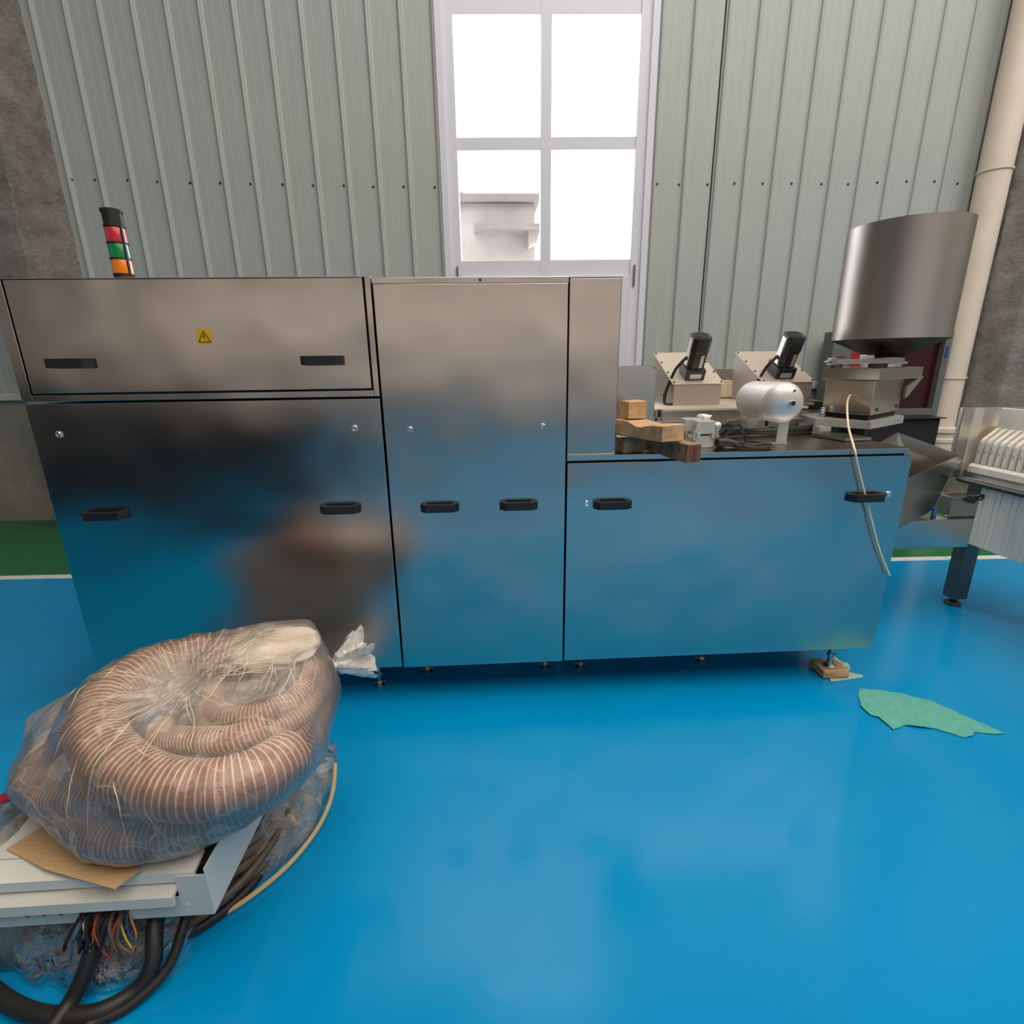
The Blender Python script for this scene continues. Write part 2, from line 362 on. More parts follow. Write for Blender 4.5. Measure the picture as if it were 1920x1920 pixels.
for a, c in ((-9.3, WU0-.02), (WU1+.02, 9.3)):
    b = NB(); prism(b, [(-.03, 1.216), (-.036, 1.222), (-.036, 1.272), (-.004, 1.284), (.03, 1.284), (.03, 1.216)], a, c, axis='x'); obj('flashing', b, 'flash', wb)
sm = NB(); lathe(sm, (0, .0, 0), (0, -1, 0), [(0, .011), (.003, .011), (.003, .007), (.008, .006)], 8)
sme = bpy.data.meshes.new('screw'); sm.to_mesh(sme); sm.free(); sme.materials.append(M['dark_steel'])
for u, z in [(-3.545, 3.09), (-3.349, 3.088), (-3.07, 3.082), (-2.814, 3.068), (-2.53, 3.058), (-2.27, 3.056), (-2.007, 3.046), (-1.728, 3.04), (-1.463, 3.03), (-1.192, 3.028), (-.934, 3.017), (-.666, 3.016), (-.393, 3.009),
             (1.591, 3.021), (1.788, 3.015), (2.045, 3.013), (2.115, 3.017), (2.287, 3.02), (2.543, 3.018), (2.804, 3.016), (3.076, 3.01), (3.319, 3.008), (3.584, 3.019), (3.85, 3.026), (4.104, 3.024), (4.318, 3.005)]:
    o = bpy.data.objects.new('screw', sme); COL.objects.link(o); o.parent = wb; o.location = (u, 0, z)

# window in view and the one above it
def window(name, z0, z1, rows, sash=False):
    root = bpy.data.objects.new(name, None); COL.objects.link(root); root.matrix_world = MW; root['kind'] = 'structure'
    b = NB(); u0, u1 = WU0, WU1
    box(b, u0, u0+.095, -.01, .10, z0, z1, .004); box(b, u1-.095, u1, -.01, .10, z0, z1, .004)
    cuts = [z0]+rows+[z1]
    box(b, u0+.095, u1-.095, -.005, .095, z0, z0+.05, .004); box(b, u0+.095, u1-.095, -.005, .095, z1-.09, z1, .004)
    for a, c in rows_t(rows): box(b, u0+.095, u1-.095, .0, .09, a, c, .004)
    box(b, .548, .642, -.002, .092, z0+.05, z1-.09, .004)
    obj('window_frame', b, 'upvc', root)
    b = NB(); box(b, u0-.055, u0+.004, -.035, .03, z0-.04, z1+.04, .004); box(b, u1-.004, u1+.055, -.035, .03, z0-.04, z1+.04, .004)
    box(b, u0-.055, u1+.055, -.03, .03, z1, z1+.07, .004)
    obj('window_trim', b, 'upvc', root)
    edges = [z0+.05]+[v for r in rows_t(rows) for v in r]+[z1-.09]
    for i in range(0, len(edges), 2):
        for a, c in ((u0+.095, .548), (.642, u1-.095)):
            bx('window_pane', 'glass', root, a-.004, c+.004, .045, .051, edges[i]-.004, edges[i+1]+.004)
    return root
def rows_t(rows): return rows
w1 = window('window_1', 1.30, 5.35, [(2.275, 2.412), (3.29, 3.388), (4.256, 4.40)])
b = NB()
for a, c in ((WU0+.10, .545), (.645, WU1-.10)):
    for q in ((a, a+.085, 1.36, 2.27), (c-.085, c, 1.36, 2.27), (a+.085, c-.085, 1.36, 1.45), (a+.085, c-.085, 2.16, 2.27)): box(b, q[0], q[1], -.03, .03, q[2], q[3], .005)
obj('opening_sash', b, 'upvc', w1)
for u in (WU0+.055, WU1-.055):
    b = NB(); box(b, u-.008, u+.008, -.03, -.01, 2.18, 2.36, .003); obj('sash_stay', b, 'cab_frame', w1)
window('window_2', 6.15, 7.75, [(6.93, 7.02)])

# columns with rough cement
def column(name, poly, z1, seed):
    b = NB(); n = len(poly); pts = []
    for i in range(n-1):
        a, c = Vector((*poly[i], 0)), Vector((*poly[i+1], 0)); k = max(2, int((c-a).length/.035))
        pts += [a.lerp(c, j/k) for j in range(k)]
    pts.append(Vector((*poly[-1], 0))); nz = int(z1/.05); rows = []
    for j in range(nz+1):
        z = z1*j/nz; row = []
        for i, p in enumerate(pts):
            q = Vector((p.x, p.y, z)); d = noise.noise(Vector((q.x*3+seed, q.y*3, z*1.3)))*.022+noise.noise(Vector((q.x*14+seed, q.y*14, z*11)))*.012
            row.append(b.verts.new(q+Vector((d, d*.8, 0))))
        rows.append(row)
    for a, c in zip(rows, rows[1:]):
        for i in range(len(pts)-1):
            f = b.faces.new((a[i], a[i+1], c[i+1], c[i])); f.smooth = True
    bmesh.ops.recalc_face_normals(b, faces=b.faces)
    return obj(name, b, 'conc_col', kind='structure', mw=MW)
column('trim_1', [(-4.10, .02), (-4.07, -.40), (-3.76, -.41), (-3.70, -.16), (-3.64, .03)], 8.6, 3)
column('trim_2', [(4.66, .03), (4.66, -.2), (4.80, -.40), (5.25, -.41), (5.28, .02)], 8.6, 9)

# building outside
r = thing('building', 'pale rendered building seen through the lower left window pane', 'building', (0, 14, 0))
b = NB(); box(b, -4.5, 1.34, 14.0, 20, -1, 5.22); obj('wall', b, 'bld', r)
b = NB(); prism(b, [(-4.6, 5.9), (-.62, 5.48), (-.35, 5.40), (1.44, 5.40), (1.44, 5.23), (-4.6, 5.22)], 13.85, 20.1, axis='y'); obj('parapet', b, 'bld_cap', r)
b = NB(); box(b, -.14, 1.47, 13.3, 14.0, 4.55, 4.63, .01); obj('ledge', b, 'bld_cap', r)
b = NB(); prism(b, [(1.16, 4.55), (1.42, 4.55), (1.36, 4.3), (1.16, 4.2)], 13.6, 14.0, axis='y'); obj('ledge_bracket', b, 'bld', r)

# ---------------------------------------------------------------- right-hand wall furniture
r = thing('drain_pipe', 'fat pale plastic drain pipe running down beside the right column', 'pipe'); r.matrix_world = MW
def wt(u, v, z): return (u, v, z)
b = NB(); cyl(b, (4.50, -.16, .72), (4.50, -.16, 8.55), .120, 32); obj('pipe_shaft', b, 'pvc', r)
for z, h in ((1.30, .02), (3.04, .015)):
    b = NB(); lathe(b, (4.50, -.16, z), (0, 0, 1), [(0, .125), (0, .130), (h, .130), (h, .125)], 32, capends=False); obj('pipe_joint', b, 'pvc', r)
b = NB(); lathe(b, (4.50, -.16, 0), (0, 0, 1), [(0, .142), (.69, .142), (.70, .150), (.73, .150), (.74, .142), (.79, .142), (.795, .158), (.835, .158), (.845, .128)], 32); obj('pipe_socket', b, 'pvc', r)
r = thing('hydrant_cabinet', 'dark red hydrant cabinet with grey frame behind the steel hopper', 'cabinet'); r.matrix_world = MW
b = NB(); box(b, 3.34, 4.36, -.14, -.02, .99, 1.72); obj('cabinet_body', b, 'cab_frame', r)
b = NB(); u0, u1, z0, z1, t = 3.25, 4.365, .965, 1.74, .062
box(b, u0, u0+t+.12, -.26, -.1, z0, z1, .004); box(b, u1-t, u1, -.26, -.1, z0, z1, .004); box(b, u0+t+.12, u1-t, -.26, -.1, z0, z0+t, .004); box(b, u0+t+.12, u1-t, -.26, -.1, z1-t, z1, .004)
obj('cabinet_frame', b, 'cab_frame', r)
bx('cabinet_door', 'cab_red', r, u0+t+.12, u1-t, -.20, -.15, z0+t, z1-t)
bx('lit_door_strip', 'cab_redlit', r, u0+t+.12, 3.66, -.215, -.201, z0+t, z1-t)
bx('hinge', 'w_blu', r, u1-.045, u1-.025, -.268, -.26, 1.50, 1.60)
r = thing('dark_box', 'plain black box below the hydrant cabinet', 'stand'); r.matrix_world = MW  # plain black box added for the dark area below the cabinet
b = NB(); box(b, 3.55, 4.25, -.45, -.1, .0, .955, .01); obj('box_body', b, 'gap', r)
bx('box_top', 'black', r, 3.5, 4.28, -.48, -.08, .955, .963)

# ---------------------------------------------------------------- cabinets of the steel machine
D = 2.05
def handle(parent, x, z, wd=.160):
    h = wd/2; b = NB(); y = D-.0005
    P = [(x-h, y), (x-h, y-.012), (x-h+.022, y-.036), (x+h-.022, y-.036), (x+h, y-.012), (x+h, y), (x+h-.020, y), (x+h-.028, y-.020), (x-h+.028, y-.020), (x-h+.020, y)]
    n = len(P); A = [b.verts.new((p[0], p[1], z-.016)) for p in P]; B = [b.verts.new((p[0], p[1], z+.016)) for p in P]
    for i in range(n): b.faces.new((A[i], A[(i+1) % n], B[(i+1) % n], B[i]))
    for q in ((0, 1, 8, 9), (1, 2, 8), (2, 3, 7, 8), (3, 4, 7), (4, 5, 6, 7)):
        b.faces.new([B[i] for i in q]); b.faces.new([A[i] for i in q][::-1])
    bmesh.ops.recalc_face_normals(b, faces=b.faces)
    box(b, x-h+.018, x+h-.018, y-.002, y, z-.016, z+.016)
    return obj('handle', b, 'black', parent)
def lock(parent, x, z):
    b = NB(); lathe(b, (x, D, z), (0, -1, 0), [(0, .0135), (.004, .0135), (.006, .0115), (.009, .0105), (.009, .0075), (.004, .006)], 20)
    for i in range(10):
        a = 2*PI*i/10; p = Vector((x+math.cos(a)*.0125, D-.004, z+math.sin(a)*.0125)); box(b, p.x-.0016, p.x+.0016, D-.007, D-.003, p.z-.0016, p.z+.0016)
    box(b, x-.0015, x+.0015, D-.006, D-.0035, z-.005, z+.005)
    return obj('lock', b, 'chrome', parent)
def door_panel(name, parent, x0, x1, z0, z1, y0=D, t=.02, m='door_steel'):
    b = NB(); box(b, x0, x1, y0, y0+t, z0, z1, .0022); return obj(name, b, m, parent)
def foot(parent, x, y, z0, z1):
    b = NB(); cyl(b, (x, y, z0+.012), (x, y, z1), .012, 14); lathe(b, (x, y, z0), (0, 0, 1), [(0, .03), (.008, .03), (.016, .018), (.03, .015)], 18)
    lathe(b, (x, y, z0+.06), (0, 0, 1), [(0, .019), (.016, .019)], 6)
    return obj('levelling_foot', b, 'dull_steel', parent)

cl = thing('steel_cabinet', 'wide brushed steel machine cabinet with hinged upper hatch and warning sign', 'cabinet', (-1.065, 2.5, 0))
bx('body', 'dull_steel', cl, -1.715, -.41, 2.074, 2.95, .20, 1.374)
bx('upper_body', 'dull_steel', cl, -1.72, -.412, 2.076, 2.95, 1.386, 1.809)
b = NB(); box(b, -1.732, -1.692, D+.001, 2.078, 1.384, 1.811, .002); box(b, -.427, -.4055, D+.001, 2.078, 1.384, 1.811, .002); box(b, -1.692, -.427, D+.001, 2.078, 1.384, 1.408, .002); box(b, -1.692, -.427, D+.001, 2.078, 1.8085, 1.811)
obj('hatch_frame', b, 'door_steel', cl)
bx('gap_backing', 'gap', cl, -1.70, -.42, 2.072, 2.0755, 1.40, 1.81)
ht = door_panel('upper_hatch', cl, -1.685, -.434, 1.414, 1.807)
handle(ht, -1.520, 1.522, .17); handle(ht, -.606, 1.520, .158)
b = NB()   # warning sign: yellow plate, black triangle with bolt
sx, sz = -1.027, 1.609; yy = D-.0008
def flat(poly, y, mi):
    f = b.faces.new([b.verts.new((sx+p[0], y, sz+p[1])) for p in poly]); f.material_index = mi
box(b, sx-.027, sx+.027, yy, D, sz-.027, sz+.027, .0003)
for i, (a, c) in enumerate((((-.024, -.020), (0, .022)), ((0, .022), (.024, -.020)), ((.024, -.020), (-.024, -.020)))):
    a, c = Vector(a), Vector(c); ce = Vector((0, -.006)); k = .80
    flat([a, c, ce+(c-ce)*k, ce+(a-ce)*k], yy-.0004, 1)
flat([(-.001, .009), (.003, .009), (.001, 0), (.004, 0), (-.001, -.013), (0, -.003), (-.004, -.003)], yy-.0004, 1)
obj('warning_sign', b, ['yellow', 'ink'], ht, label='yellow square sign with black triangle and lightning bolt')
dl = door_panel('lower_door', cl, -1.725, -.406, .19, 1.377)
handle(dl, -1.526, .940, .172); handle(dl, -.600, .940, .160); lock(dl, -1.628, 1.261); lock(dl, -.513, 1.263)
for x in (-1.6, -.55): foot(cl, x, 2.2, 0, .21); foot(cl, x, 2.85, 0, .21)

ct = thing('tall_cabinet', 'tall narrow brushed steel cabinet door in the middle of the machine', 'cabinet', (-.04, 2.5, 0))
bx('body', 'dull_steel', ct, -.398, .322, 2.074, 2.95, .20, 1.782)
bx('top_flange', 'door_steel', ct, -.402, .326, 2.064, 2.95, 1.7865, 1.809, bev=.002)
dt = door_panel('door', ct, -.398, .322, .186, 1.7845)
handle(dt, -.197, .935, .157); handle(dt, .128, .935, .157); lock(dt, -.298, 1.253); lock(dt, .227, 1.255)
b = NB(); lathe(b, (-.005, 2.064, 1.798), (0, -1, 0), [(0, .006), (.003, .005)], 10); obj('screw', b, 'dark_steel', ct)
for x in (-.33, .27): foot(ct, x, 2.3, 0, .21); foot(ct, x, 2.85, 0, .21)

lc = thing('low_cabinet', 'long low brushed steel cabinet with worktop, right end of the machine', 'cabinet', (1.06, 2.5, 0))
bx('body', 'dull_steel', lc, .335, 1.775, 2.074, 2.95, .205, 1.100)
wt_ = bx('worktop', 'steel', lc, .328, 1.782, 2.054, 3.0, 1.1125, 1.135, bev=.002)
bx('gap_backing', 'gap', lc, .332, 1.778, 2.073, 2.076, 1.09, 1.114)
dr = door_panel('door', lc, .330, 1.7975, .188, 1.1045)
handle(dr, .522, .927, .160); handle(dr, 1.621, .929, .162); lock(dr, .412, .932); lock(dr, 1.721, .938)
foot(lc, 1.66, 2.13, .045, .21); foot(lc, .452, 2.285, 0, .21); foot(lc, 1.085, 2.29, 0, .21); foot(lc, 1.66, 2.85, 0, .21)
bl = NB(); box(bl, 1.605, 1.735, 2.085, 2.20, .006, .044, .006)
for v in bl.verts: v.co += noise.noise_vector(v.co*30)*.006
o = obj('foot_block', bl, 'wood', loc=(1.67, 2.14, 0), label='small wooden block packed under the front right machine foot', cat='wood block')
def sheet(name, poly, z, th, m, label, cat, amp=.006, fr=9, nsub=3):
    b = NB(); b.faces.new([b.verts.new((p[0], p[1], z)) for p in poly]); bmesh.ops.triangulate(b, faces=b.faces)
    bmesh.ops.subdivide_edges(b, edges=b.edges, cuts=nsub, use_grid_fill=True)
    for v in b.verts:
        v.co.z += abs(noise.noise(Vector((v.co.x*fr, v.co.y*fr, z*3))))*amp
        v.co.x += noise.noise(v.co*40)*.004; v.co.y += noise.noise(v.co*43+Vector((5, 0, 0)))*.004
    ex = bmesh.ops.extrude_face_region(b, geom=list(b.faces))
    bmesh.ops.translate(b, verts=[g for g in ex['geom'] if isinstance(g, bmesh.types.BMVert)], vec=(0, 0, th))
    bmesh.ops.recalc_face_normals(b, faces=b.faces)
    c = sum((Vector((p[0], p[1], z)) for p in poly), Vector())/len(poly)
    return obj(name, b, m, loc=c, label=label, cat=cat)
sheet('paper_scrap', [(1.63, 2.06), (1.80, 2.085), (1.82, 2.105), (1.76, 2.14), (1.66, 2.13)], .001, .0015, 'paper', 'pale green paper scrap lying under the machine foot block', 'paper', .004)
sheet('crumpled_paper', [(1.72, 2.14), (1.775, 2.13), (1.80, 2.17), (1.77, 2.23), (1.715, 2.22)], .012, .003, 'paper', 'crumpled green paper behind the machine foot block', 'paper', .03, 22)
sheet('felt_cloth', [(1.730, 2.000), (1.765, 1.985), (1.835, 1.975), (1.90, 1.945), (1.96, 1.90), (1.985, 1.885), (2.03, 1.80), (2.075, 1.725), (2.105, 1.668), (2.06, 1.668), (1.99, 1.685), (1.965, 1.66), (1.925, 1.657), (1.885, 1.685), (1.85, 1.715), (1.79, 1.725), (1.735, 1.745), (1.672, 1.720), (1.668, 1.80), (1.640, 1.815), (1.645, 1.88), (1.68, 1.94)], .001, .003, 'cloth', 'ragged green felt cloth lying flat on the blue floor', 'cloth', .012, 7)

sb = thing('side_housing', 'plain narrow steel housing beside the tall cabinet, standing on the worktop', 'housing', (.43, 2.3, 1.135))
b = NB(); box(b, .329, .528, 2.062, 2.62, 1.1355, 1.803, .004); obj('housing_shell', b, 'door_steel', sb)
bx('housing_lid', 'door_steel', sb, .327, .530, 2.0605, 2.622, 1.8035, 1.806)
ps = thing('steel_cover', 'short upright steel cover plate box behind the stacked wood', 'cover', (.68, 2.4, 1.135))
bx('cover_shell', 'steel', ps, .535, .760, 2.30, 2.52, 1.1355, 1.482, bev=.003)
b = NB(); lathe(b, (.748, 2.30, 1.472), (0, -1, 0), [(0, .004), (.002, .003)], 8); obj('screw', b, 'dark_steel', ps)
b = NB(); lathe(b, (.690, 2.30, 1.285), (0, -1, 0), [(0, .014), (.01, .014), (.016, .010), (.016, .006), (.010, .005)], 18); obj('grommet', b, 'white_plastic', ps)

# stack light on the cabinet roof
sl = thing('stack_light', 'black capped signal tower with red green and orange lenses', 'signal light', (-1.482, 2.40, 1.809))
sc = (-1.482, 2.40)
def tier(name, m, z0, z1, r0=.037, r1=.037):
    b = NB(); lathe(b, (*sc, z0), (0, 0, 1), [(0, r0*.9), (.002, r0), (z1-z0-.004, r1), (z1-z0, r1*.93)], 28); return obj(name, b, m, sl)
tier('base', 'black', 1.809, 1.846); tier('lower_ring', 'ink', 1.846, 1.874)
tier('orange_lens', 'orange_lens', 1.874, 1.931); tier('green_lens', 'green_lens', 1.933, 1.990); tier('red_lens', 'red_lens', 1.992, 2.048)
b = NB(); lathe(b, (*sc, 2.050), (0, 0, 1), [(0, .038), (.005, .038), (.006, .035), (.050, .035), (.055, .039), (.064, .039), (.066, .033)], 28); obj('cap', b, 'black', sl)
b = NB()
for z in (1.870, 1.929, 1.988): lathe(b, (*sc, z), (0, 0, 1), [(0, .036), (0, .0385), (.006, .0385), (.006, .036)], 28, capends=False)
box(b, sc[0]+.030, sc[0]+.038, sc[1]-.02, sc[1]-.012, 1.874, 2.05)
obj('rings', b, 'black', sl)

# ---------------------------------------------------------------- wood stack on the worktop
def beam(name, p0, p1, wd, h, m, label, wob=.004, dip=0., end=None):
    p0, p1 = Vector(p0), Vector(p1); d = (p1-p0); L = d.length; d.normalize(); s = Vector((-d.y, d.x, 0)).normalized(); up = Vector((0, 0, 1)); b = NB(); n = 10; rows = []
    for i in range(n+1):
        t = i/n; c = p0+d*L*t; dz = -dip*math.exp(-((t-.55)/.16)**2)
        rows.append([b.verts.new(c+s*a*wd/2+up*(z*h+(dz if z and a < 0 else dz*.5 if z else 0))+noise.noise_vector((c+s*a+up*z)*9)*wob) for a, z in ((-1, 0), (1, 0), (1, 1), (-1, 1))])
    for a, c in zip(rows, rows[1:]):
        for k in range(4): b.faces.new((a[k], a[(k+1) % 4], c[(k+1) % 4], c[k]))
    f0 = b.faces.new(rows[0][::-1]); f1 = b.faces.new(rows[-1])
    if end: f1.material_index = 1; f0.material_index = 1
    bmesh.ops.recalc_face_normals(b, faces=b.faces)
    bmesh.ops.bevel(b, geom=[e for e in b.edges if e.calc_face_angle(0) > .8], offset=.003, segments=2, profile=.6, affect='EDGES')
    return obj(name, b, [m, end] if end else m, loc=p0, label=label, cat='wood block')
beam('wood_offcut', (.560, 2.115, 1.1365), (.655, 2.125, 1.1365), .085, .068, 'wood_dark', 'short upright wood offcut at the bottom of the stack by the housing', .003)
beam('wood_beam', (.700, 2.14, 1.1375), (.765, 1.835, 1.1375), .056, .068, 'wood_dark', 'dark square wood beam jutting out over the worktop front edge', .003, end='wood_end')
beam('wood_plank', (.585, 2.17, 1.2085), (.700, 1.885, 1.2085), .105, .062, 'wood', 'notched yellow wood plank lying across the lower blocks', .004, dip=.018)
beam('wood_cube', (.575, 2.12, 1.2745), (.655, 2.135, 1.2745), .075, .070, 'wood', 'small wood cube sitting on top of the stacked planks', .003)
sheet('felt_scrap', [(.535, 2.055), (.60, 2.06), (.605, 2.12), (.54, 2.12)], 1.2045, .002, 'paper', 'scrap of pale green felt between the stacked wood blocks', 'cloth', .002)

# ---------------------------------------------------------------- electrical connectors
def connector(x, y, label):
    r = thing('plug_connector', label, 'connector', (x, y, 1.135), 'grey industrial plug connectors'); z = 1.1355
    bx('base_housing', 'cast_alu', r, x-.045, x+.045, y-.028, y+.028, z, z+.055, bev=.004)
    b = NB(); vs = box(b, x-.046, x+.046, y-.030, y+.030, z+.057, z+.115)
    for v in vs:
        if v.co.z > z+.1: v.co.x = x+(v.co.x-x)*.84; v.co.y = y+(v.co.y-y)*.8
    bmesh.ops.bevel(b, geom=b.edges[:], offset=.004, segments=2, profile=.6, affect='EDGES'); obj('hood', b, 'cast_alu', r)
    for s in (-1, 1):
        b = NB(); box(b, x+s*.050-.004, x+s*.050+.004, y-.034, y+.034, z+.04, z+.052, .001); box(b, x+s*.05-.004, x+s*.05+.004, y-.036, y-.030, z+.036, z+.075, .001); box(b, x+s*.058-.012, x+s*.058+.012, y-.022, y-.016, z+.044, z+.05, .001)
        box(b, x+s*.033-.008, x+s*.033+.008, y-.035, y-.029, z+.040, z+.066, .001)
        obj('latch', b, 'cast_alu', r)
    b = NB(); box(b, x-.020, x+.020, y-.0302, y-.0285, z+.052, z+.0585); obj('seam', b, 'gap', r)
    b = NB(); lathe(b, (x+.040, y+.005, z+.085), (1, 0, .12), [(0, .017), (.010, .017), (.010, .021), (.030, .021), (.030, .016), (.036, .016)], 12); obj('cable_gland', b, 'cast_alu', r)
    return r
connector(.950, 2.205, 'front grey metal plug connector with latch, beside the wood stack')
connector(.935, 2.300, 'rear grey metal plug connector, half hidden behind its twin')
b = NB(); box(b, .985, 1.035, 2.315, 2.36, 1.215, 1.262, .012)
for v in b.verts: v.co += noise.noise_vector(v.co*40)*.012
obj('foam_wad', b, 'foam', loc=(1.01, 2.34, 1.215), label='small white wad of wrapping on top of the plug connectors', cat='wad')
def cable(name, pts, r, m, label, cat='cable', n=8, seg=10, group=None):
    b = NB(); sweep(b, smooth_path(pts, n), r, seg); return obj(name, b, m, loc=pts[0], label=label, cat=cat, group=group)
zc = 1.136
cable('plug_cable', [(1.028, 2.21, 1.226), (1.06, 2.215, 1.232), (1.085, 2.24, 1.21), (1.075, 2.30, 1.165), (1.10, 2.40, zc+.022), (1.25, 2.50, zc+.02), (1.45, 2.52, zc+.018), (1.60, 2.575, zc+.018), (1.74, 2.61, zc+.018), (1.88, 2.66, zc+.018)], .016, 'rubber', 'thick black cable running from the front plug along the worktop')
cable('thin_lead', [(1.09, 2.235, 1.225), (1.13, 2.24, 1.22), (1.165, 2.26, 1.18), (1.175, 2.25, zc+.006)], .006, 'rubber', 'thin black lead arching from the plug down to the worktop')
r = thing('coiled_lead', 'flat coil of thin black lead with fat sleeve on the worktop', 'cable', (1.02, 2.15, zc))
b = NB(); sweep(b, smooth_path([(1.000, 2.165, zc+.022), (1.04, 2.165, zc+.024), (1.085, 2.15, zc+.014)], 6), lambda t: .021-.007*t, 12); obj('sleeve', b, 'rubber', r)
b = NB(); P = []
for i in range(100):
    a = -2.6+i*.17; k = i/100; P.append((1.145+math.cos(a)*(.072+.006*math.sin(i*.3)), 2.135+math.sin(a)*(.042+.008*math.sin(i*.21)), zc+.006+.012*k+.004*math.sin(i*.4)))
sweep(b, P, .0055, 8); obj('coil', b, 'rubber', r)

# ---------------------------------------------------------------- feeder bed with motor boxes
fb = thing('feeder_bed', 'long pale steel feeder bed with front channel, behind the connectors', 'feeder', (1.28, 3.1, 1.135))
b = NB(); prism(b, [(.80, 2.655), (1.70, 2.655), (1.715, 2.85), (1.86, 2.855), (1.86, 3.52), (.80, 3.52)], 1.250, 1.262, bev=.002); obj('bed_plate', b, 'satin', fb)
b = NB(); box(b, .80, 1.665, 2.675, 2.69, 1.205, 1.2495); obj('front_channel', b, 'dull_steel', fb)
bx('channel_ledge', 'bright_steel', fb, .80, 1.665, 2.640, 2.70, 1.198, 1.2045, bev=.001)
bx('fascia', 'dull_steel', fb, .80, 1.665, 2.665, 2.68, 1.155, 1.1975)
for x in (.88, 1.30, 1.60): bx('leg', 'steel', fb, x-.015, x+.015, 2.8, 2.83, 1.1352, 1.250)
b = NB(); box(b, .865, .875, 2.60, 2.655, 1.205, 1.262, .001); box(b, .845, .90, 2.600, 2.61, 1.205, 1.225, .001); box(b, .895, .905, 2.60, 2.655, 1.205, 1.262, .001); obj('clamp', b, 'dull_steel', fb)
bx('back_plate', 'bright_steel', fb, 1.30, 1.80, 3.50, 3.515, 1.263, 1.445, bev=.001)
b = NB(); lathe(b, (.925, 2.60, 1.165), (0, 0, 1), [(0, .022), (.006, .022), (.012, .012), (.03, .010)], 16); obj('knob', b, 'chrome', fb)
bx('bed_groove', 'dull_steel', fb, .80, 1.78, 3.30, 3.315, 1.2622, 1.272)
b = NB(); prism(b, [(1.555, 1.268), (1.675, 1.268), (1.635, 1.350), (1.62, 1.368), (1.595, 1.376), (1.54, 1.372)], 3.36, 3.385, axis='y', bev=.003)
obj('plastic_flap', b, 'cream', loc=(1.61, 3.37, 1.268), label='cream plastic flap standing on the feeder bed between the motor boxes', cat='flap')

